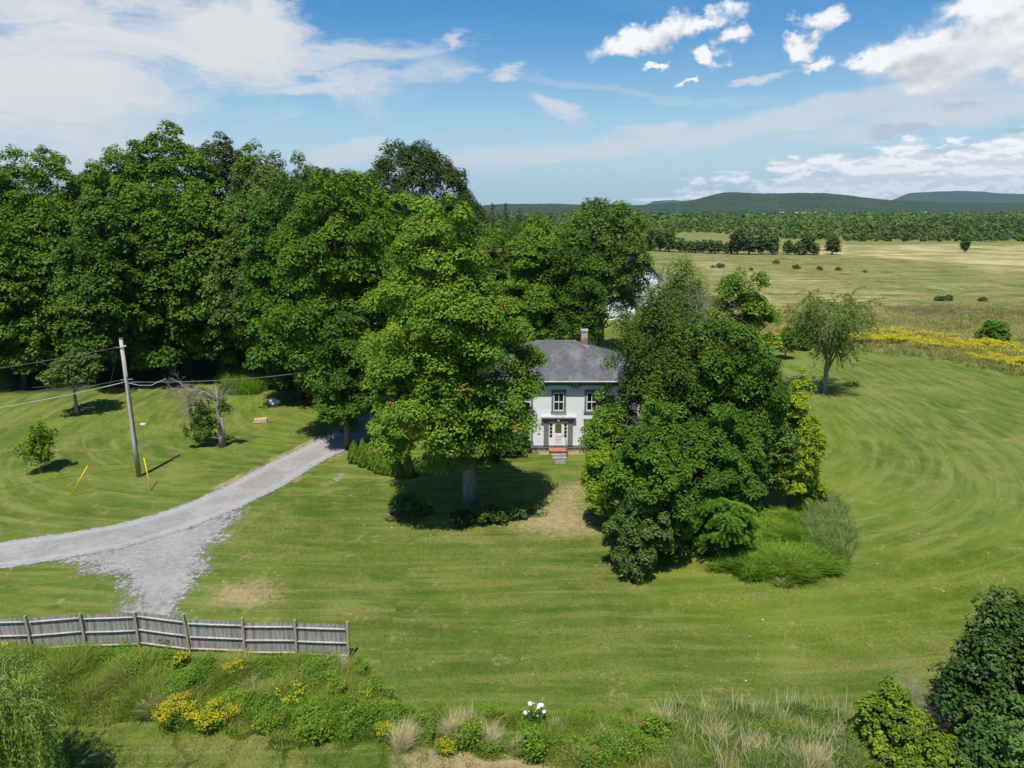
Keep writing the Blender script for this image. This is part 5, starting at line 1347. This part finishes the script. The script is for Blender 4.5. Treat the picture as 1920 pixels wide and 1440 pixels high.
for i, (px, py, lab) in enumerate(((590, 1300, 'leafy green weed with a few yellow heads under the last fence panel'), (640, 1350, 'leafy weed with pale yellow heads right of the large leafy plant'), (690, 1330, 'leafy weed at the upper right corner of the bank'), (600, 1385, 'leafy weed at the lower edge of the right bank'),
        (500, 1370, 'leafy weed right of the pale goldenrod clump'), (130, 1270, 'sparse yellow weed on the left half of the bank'), (240, 1260, 'green weed with yellow tips below the third fence post'), (880, 1400, 'green weed between the pinkish and third straw tufts'), (1000, 1420, 'green weed under the white flowered plant'),
        (1230, 1385, 'green weed at the left end of the reed grass'))):
    flower_plant(px, py, rt.uniform(.7, 1.2), rt.uniform(.35, .6), lab, name='tall_weed', nfl=int(rt.uniform(30, 160)), nlf=1500, ls=rt.uniform(.05, .09), fs=.03, group='leafy weeds standing above the grass')
# white flowers
root = flower_plant(1002, 1368, .85, .35, 'plant with large round white flower heads above the weeds', name='white_flower_plant', nfl=1, nlf=500, ls=.06, group=None, mat='bluegreen')
for ch in list(root.children):
    if ch.name.startswith('flowers'): bpy.data.objects.remove(ch)
mbw = np.random.default_rng(4)
for q, (ax, ay, s_) in enumerate([(994, 1319, .11), (1012, 1323, .13), (1016, 1322, .10), (1010, 1326, .08), (985, 1336, .10), (1017, 1339, .10), (1020, 1334, .09), (992, 1334, .03), (1004, 1334, .03), (1001, 1319, .025), (1008, 1342, .03), (996, 1333, .03), (1014, 1333, .03), (1006, 1329, .03)]):
    s_ *= .8; D_ = root.location.y+mbw.normal(0, .1); p = P3d(ax, ay, D_)
    pts = []
    mb = MB(); nn = 16
    for ringk, (rr_, zz_) in enumerate(((.35, .06), (1., .0), (.85, -.12))):
        for k in range(nn): w = 2*math.pi*k/nn; mb.v.append((s_*rr_*math.cos(w)*(1+.1*math.sin(5*w)), s_*rr_*math.sin(w)*(1+.1*math.sin(5*w)), s_*zz_*2+s_*.1))
    mb.v.append((0, 0, s_*.16)); mb.v.append((0, 0, -s_*.3))
    for rk in range(2):
        for k in range(nn): j = (k+1) % nn; mb.f.append([rk*nn+k, (rk+1)*nn+k, (rk+1)*nn+j, rk*nn+j])
    for k in range(nn): j = (k+1) % nn; mb.f.append([k, j, 3*nn]); mb.f.append([2*nn+j, 2*nn+k, 3*nn+1])
    o = mb.build('flower_head', M['petal'], root, smooth=True); o.location = p-root.location; o.rotation_euler = (.45, mbw.normal(0, .2), 0)
    MB().tube([(0, 0, -.02), (mbw.normal(0, .03), .05, -(p.z-root.location.z)*.85)], .008, 4).build('flower_stem', M['weedgreen_stem'], o)

# straw tufts
def tuft(px, py, H, rad, n, label, wind=(0., 0.), mat='straw'):
    SEED[0] += 1; r_ = np.random.default_rng(SEED[0]); x, y = at(px, py)
    a = r_.uniform(0, 6.28, n); r = rad*r_.uniform(0, 1, n)**.6
    pts = np.stack([r*np.cos(a)*.7, r*np.sin(a)*.7, np.full(n, -.02)], 1)
    o = blades('straw_tuft', pts, H*r_.uniform(.3, 1.15, n), .012, .42, np.clip(.5+r_.normal(0, .2, n), 0, .9), M[mat], None, r_)
    me = o.data; co = np.empty(len(me.vertices)*3, np.float32); me.vertices.foreach_get('co', co); co = co.reshape(-1, 3)
    k = np.clip(co[:, 2]/H, 0, 1.2)**1.6; co[:, 0] += k*wind[0]; co[:, 1] += k*wind[1]; me.vertices.foreach_set('co', co.ravel()); me.update()
    o.location = (x, y, float(terrain(x, y)))
    return tag(o, label, 'grass tuft', 'dry grass tufts along the bottom strip')
tuft(752, 1405, .85, .36, 1500, 'largest pale straw tuft leaning, at the right end of the weed bank', (.25, .25))
tuft(850, 1385, .85, .25, 1300, 'narrow pinkish straw tuft, second from the left along the bottom')
tuft(918, 1402, .75, .3, 900, 'straw tuft left of the white flowers, third along the bottom', (.1, 0))
tuft(965, 1412, .6, .3, 900, 'small sprawling straw tuft below the white flowers', (.3, -.1))
tuft(1040, 1375, .55, .35, 900, 'faint short straw tuft right of the white flowers')
tuft(1515, 1445, .8, .7, 1600, 'bleached seed head tuft at the bottom edge by the vine bush', (.15, .1))
tuft(1345, 1400, .9, .5, 900, 'tan seed grass tuft rising left of the reed grass')
tuft(468, 1300, .7, .25, 700, 'tan dead weed tuft in the middle of the bank')
tuft(636, 1265, .85, .3, 800, 'tan dead tuft against the right end of the fence')
tuft(290, 1345, .8, .35, 1200, 'pale dead grass tuft left of the broad goldenrod clump')
tuft(1465, 1095, .4, .5, 900, 'short dead tuft on the front rim of the tall grass patch')

rt = random.Random(12)
for i, lab in enumerate(('small straw wisp left of the white flowers', 'small straw wisp below the bottom middle green clump', 'small straw wisp between the two bottom middle green clumps', 'small straw wisp at the left end of the reed grass', 'small straw wisp before the reed grass',
        'small straw wisp right of the reed grass middle', 'small straw wisp left of the vine bush', 'small straw wisp under the left end of the fence')):
    px, py = ((885, 1360), (1085, 1432), (1142, 1400), (1250, 1372), (1300, 1428), (1405, 1420), (1590, 1385), (150, 1290))[i]
    tuft(px, py, rt.uniform(.5, .95), rt.uniform(.2, .5), int(rt.uniform(250, 600)), lab, (rt.uniform(-.3, .3), rt.uniform(-.2, .2)))
# short turf blades give the near lawn its nap
rng = np.random.default_rng(99)
LAWN = [(-100, 1440), (-100, 1345), (200, 1365), (560, 1400), (760, 1405), (1000, 1440), (960, 1480)]
xy = scatter_poly(rng, LAWN, 26000)
tag(blades('lawn_blades', zpts(xy), rng.uniform(.05, .11, len(xy)), .012, .4, .4+rng.normal(0, .2, len(xy)), M['turf'], None, rng), 'short mown grass at the bottom left below the weed bank', 'grass', kind='stuff')
LAWN2 = [(370, 1050), (500, 960), (700, 900), (760, 980), (1100, 1000), (1140, 1060), (1260, 1110), (1600, 1080), (1960, 1000), (1960, 1180), (1600, 1300), (1300, 1330), (860, 1335), (700, 1320), (660, 1230), (560, 1170)]
xy = scatter_poly(rng, LAWN2, 230000, False)
k = vnoise(xy[:, 0], xy[:, 1], 1.8, 5); xy = xy[k+rng.normal(0, .3, len(xy)) > .35]
tag(blades('lawn_blades', zpts(xy), rng.uniform(.03, .075, len(xy)), .022, .6, np.clip(.38+.5*(vnoise(xy[:, 0], xy[:, 1], 6., 6)-.5)+rng.normal(0, .22, len(xy)), 0, .9), M['turf'], None, rng), 'longer grass blades standing up over the mown front lawn', 'grass', kind='stuff')

#@@SECTION sky
# ------------------------------------------------------------------ camera
cam = bpy.data.objects.new('Camera', bpy.data.cameras.new('Camera')); col.objects.link(cam)
cam.location = (0, 0, CH); cam.rotation_euler = (math.pi/2-PITCH, 0, 0)
cam.data.sensor_width = 36; cam.data.lens = FOC/1920*36; cam.data.clip_start = .1; cam.data.clip_end = 60000
scene.camera = cam

# ------------------------------------------------------------------ sun
sd = Vector((.09, .45, -1)).normalized()
sun = bpy.data.objects.new('Sun', bpy.data.lights.new('Sun', 'SUN')); col.objects.link(sun)
sun.rotation_euler = sd.to_track_quat('-Z', 'Y').to_euler(); sun.location = (0, -20, 60)
sun.data.energy = 5.0; sun.data.angle = R(.5); sun.data.color = (1, .955, .88)
elev = math.asin(-sd.z)

# ------------------------------------------------------------------ world: sky with clouds
w = bpy.data.worlds.new('World'); scene.world = w; w.use_nodes = True
nt = w.node_tree; nt.nodes.clear(); t = NT(nt)
sky = t.n('ShaderNodeTexSky', sky_type='NISHITA'); sky.sun_disc = False; sky.sun_elevation = elev; sky.sun_rotation = math.atan2(-sd.x, -sd.y)
sky.altitude = 100; sky.air_density = 1.0; sky.dust_density = .6; sky.ozone_density = 1.6
G = t.n('ShaderNodeTexCoord').outputs['Generated']
sp = t.n('ShaderNodeSeparateXYZ'); t.l(G, sp.inputs[0])
az = t.math('ARCTAN2', sp.outputs[0], sp.outputs[1]); el = t.math('ARCSINE', sp.outputs[2])
cb = t.n('ShaderNodeCombineXYZ'); t.l(az, cb.inputs[0]); t.l(el, cb.inputs[1])
AE0 = cb.outputs[0]
AE = AE0     # azimuth and elevation of the view direction in the world, radians
def warp(v, sc, amt, sq=1.3):
    nd = t.n('ShaderNodeTexNoise'); t.l(t.mapv(v, (1, sq, 1)), nd.inputs['Vector']); nd.inputs['Scale'].default_value = sc; nd.inputs['Detail'].default_value = 5; nd.inputs['Roughness'].default_value = .62
    return t.vec('ADD', v, t.vec('MULTIPLY', t.vec('SUBTRACT', nd.outputs['Color'], (.5, .5, .5)), (amt, amt/sq, 0)))
AEC = warp(AE0, 22, .075)      # ragged coordinates for the cumulus
AEW = warp(AE0, 7, .16, 2.6)   # drawn out coordinates for the cirrus
def ae(px, py):
    u = (px-960)/FOC; v = (720-py)/FOC; d = Vector((u, CP+v*SP, -SP+v*CP)).normalized()
    return math.atan2(d.x, d.y), math.asin(d.z)
def ell(px, py, wpx, hpx, rot=0, up=0., AE=None):
    AE = AE or AEW
    """soft ellipse, 1 at its centre and 0 at its rim; also its own up coordinate"""
    a0, e0 = ae(px, py)
    v = t.vec('SUBTRACT', AE, (a0, e0-up, 0))
    if rot:
        nd = t.n('ShaderNodeVectorRotate', rotation_type='Z_AXIS'); t.l(v, nd.inputs['Vector']); nd.inputs['Angle'].default_value = -R(rot); v = nd.outputs[0]
    v = t.vec('MULTIPLY', v, (FOC/wpx, FOC/hpx, 0))
    return t.math('SUBTRACT', 1, t.vec('LENGTH', v)), v
def vmax(lst):
    o = lst[0]
    for q in lst[1:]: o = t.math('MAXIMUM', o, q)
    return o
# cirrus
cn = t.noise(t.mapv(AEW, (2.4, 8, 1), (0, 0, R(-9))), 1.6, 8, .62, .9)
cn2 = t.noise(t.mapv(AE, (5, 22, 1), (0, 0, R(-12))), 1.5, 8, .65, .6)
big = vmax([ell(130, 130, 560, 190, 8)[0], ell(420, 70, 420, 110, -8)[0], ell(-100, 200, 700, 90, 4)[0]])
cir = t.step(t.math('ADD', big, t.math('MULTIPLY_ADD', cn, 2.2, -1.15)), .10, .85)
wis = vmax([ell(640, 100, 330, 34, 3)[0], ell(740, 140, 190, 34, 9)[0], ell(560, 160, 170, 22, 3)[0], ell(940, 130, 90, 16, 4)[0], ell(860, 80, 40, 20, 30)[0], ell(1040, 195, 90, 26, -22)[0], ell(1420, 150, 60, 9, 12)[0]])
wis = t.step(t.math('ADD', wis, t.math('MULTIPLY_ADD', cn2, 1.9, -1.02)), .12, .85, 0, .75)
band = vmax([ell(1480, 225, 560, 34, 7)[0], ell(1050, 288, 430, 30, 4)[0], ell(1860, 195, 380, 40, 9)[0], ell(640, 292, 110, 24, 14)[0], ell(1230, 245, 110, 26, 4)[0]])
band = t.step(t.math('ADD', band, t.math('MULTIPLY_ADD', cn2, 1.0, -.50)), .05, .62, 0, .62)
trail = t.step(ell(1180, 165, 330, 9, -8)[0], 0, .7, 0, .22)
thin = t.math('MULTIPLY', t.step(cn, .45, .75, 0, .16), t.step(el, .0, .25, 1, .35))
cover = vmax([cir, wis, band, trail, thin])
# cumulus
mn = t.noise(t.mapv(AE, (1, 1.35, 1)), 17, 9, .60, .1)
mn2 = t.noise(t.mapv(AE, (1, 1.35, 1), loc=(0, -.012, 0)), 17, 9, .60, .1)
CU = [(1185, 80, 76, 24, 8), (1250, 62, 60, 26, 16), (1320, 44, 66, 20, 12), (1376, 64, 36, 22, 22), (1335, 104, 34, 18, -22), (1542, 38, 42, 25, 12), (1500, 86, 36, 19, 0), (1533, 112, 38, 15, 0), (1228, 126, 20, 8, 0), (1296, 153, 26, 8, 0),
      (1900, 66, 220, 66, 10), (1850, 25, 100, 54, 24), (1740, 98, 140, 40, 8), (1650, 112, 76, 24, 4), (1980, 66, 150, 80, 0)]
el_list = [ell(*q, AE=AEC) for q in CU]; el_up = [ell(*q, up=.014, AE=AEC) for q in CU]
cum = vmax([q[0] for q in el_list]); cumu = vmax([q[0] for q in el_up])
cs = t.math('ADD', t.math('MULTIPLY', cum, 1.0), t.math('MULTIPLY_ADD', mn, 1.9, -.97))
cmask = t.step(cs, .0, .62)
# low bank of cumulus over the mountains
lown = t.noise(t.mapv(AE, (1, 2.6, 1)), 24, 8, .60, .2)
lowm = vmax([ell(1960, 305, 330, 52, 5)[0], ell(1820, 320, 460, 48, 3)[0], ell(1620, 352, 300, 24, 0)[0], ell(1500, 372, 330, 12, 0)[0]])
ls_ = t.math('ADD', lowm, t.math('MULTIPLY_ADD', lown, 2.6, -1.25))
lmask = t.step(ls_, .10, .50, 0, .92)
greyb = vmax([ell(1680, 250, 90, 12, 2)[0], ell(1810, 199, 40, 8, 0)[0], ell(1960, 240, 60, 12, 0)[0]])
gmask = t.step(t.math('ADD', greyb, t.math('MULTIPLY_ADD', mn, 1.2, -.6)), .15, .7, 0, .4)
# shading: bright above, grey below
sh = t.step(t.math('ADD', t.math('SUBTRACT', mn, mn2), t.math('MULTIPLY', t.math('SUBTRACT', cum, cumu), .55)), -.34, .30)
lo_n2 = t.noise(t.mapv(AE, (1, 2.6, 1), loc=(0, -.012, 0)), 24, 8, .60, .2)
shl = t.step(t.math('SUBTRACT', lown, lo_n2), -.07, .05)
SKYK = .092
bg = t.n('ShaderNodeBackground')
skyc = t.n('ShaderNodeHueSaturation'); t.l(sky.outputs[0], skyc.inputs['Color']); skyc.inputs['Saturation'].default_value = 1.5; skyc.inputs['Value'].default_value = 1.18
c = t.mix(t.step(el, .0, .24, .75, 0), skyc.outputs[0], (4.7, 6.6, 8.0))
WH = 8.2
def grey(v, tintb=1.0): return (v*.985, v*.99, v*1.01*tintb)
c = t.mix(cover, c, grey(7.4))
c = t.mix(lmask, c, t.mix(shl, grey(7.8, 1.03), grey(10.4)))
c = t.mix(gmask, c, grey(4.2, 1.08))
c = t.mix(cmask, c, t.mix(sh, grey(6.3, 1.04), grey(WH+1.2)))
t.l(c, bg.inputs[0]); bg.inputs[1].default_value = SKYK
t.l(bg.outputs[0], t.n('ShaderNodeOutputWorld').inputs[0])
w.cycles.sampling_method = 'MANUAL'; w.cycles.sample_map_resolution = 512

# ------------------------------------------------------------------ haze
m, nt = new_mat('haze_air'); t = NT(nt)
pv = t.n('ShaderNodeVolumePrincipled'); pv.inputs['Color'].default_value = (.56, .80, 1, 1); pv.inputs['Density'].default_value = 5.0e-5; pv.inputs['Anisotropy'].default_value = .2
o_ = t.n('ShaderNodeOutputMaterial'); t.l(pv.outputs[0], o_.inputs['Volume'])
hz = MB().box(-13500, 13500, -400, 13500, -4, 420).build('haze', m, None); tag(hz, 'thin blue summer haze in the valley air', 'haze', kind='stuff')

# ------------------------------------------------------------------ render settings
scene.view_settings.view_transform = 'Standard'; scene.view_settings.look = 'None'
scene.view_settings.exposure = 0.2; scene.view_settings.gamma = 1
cy = scene.cycles
cy.max_bounces = 6; cy.diffuse_bounces = 2; cy.glossy_bounces = 2; cy.transmission_bounces = 3; cy.volume_bounces = 0; cy.transparent_max_bounces = 6
cy.use_adaptive_sampling = True; cy.adaptive_threshold = .02
cy.use_denoising = True
try:
    cy.denoiser = 'OPENIMAGEDENOISE'; cy.denoising_input_passes = 'RGB_ALBEDO_NORMAL'; cy.denoising_prefilter = 'ACCURATE'
except Exception: pass
cy.sample_clamp_indirect = 4

print('LEAVES', NL[0])
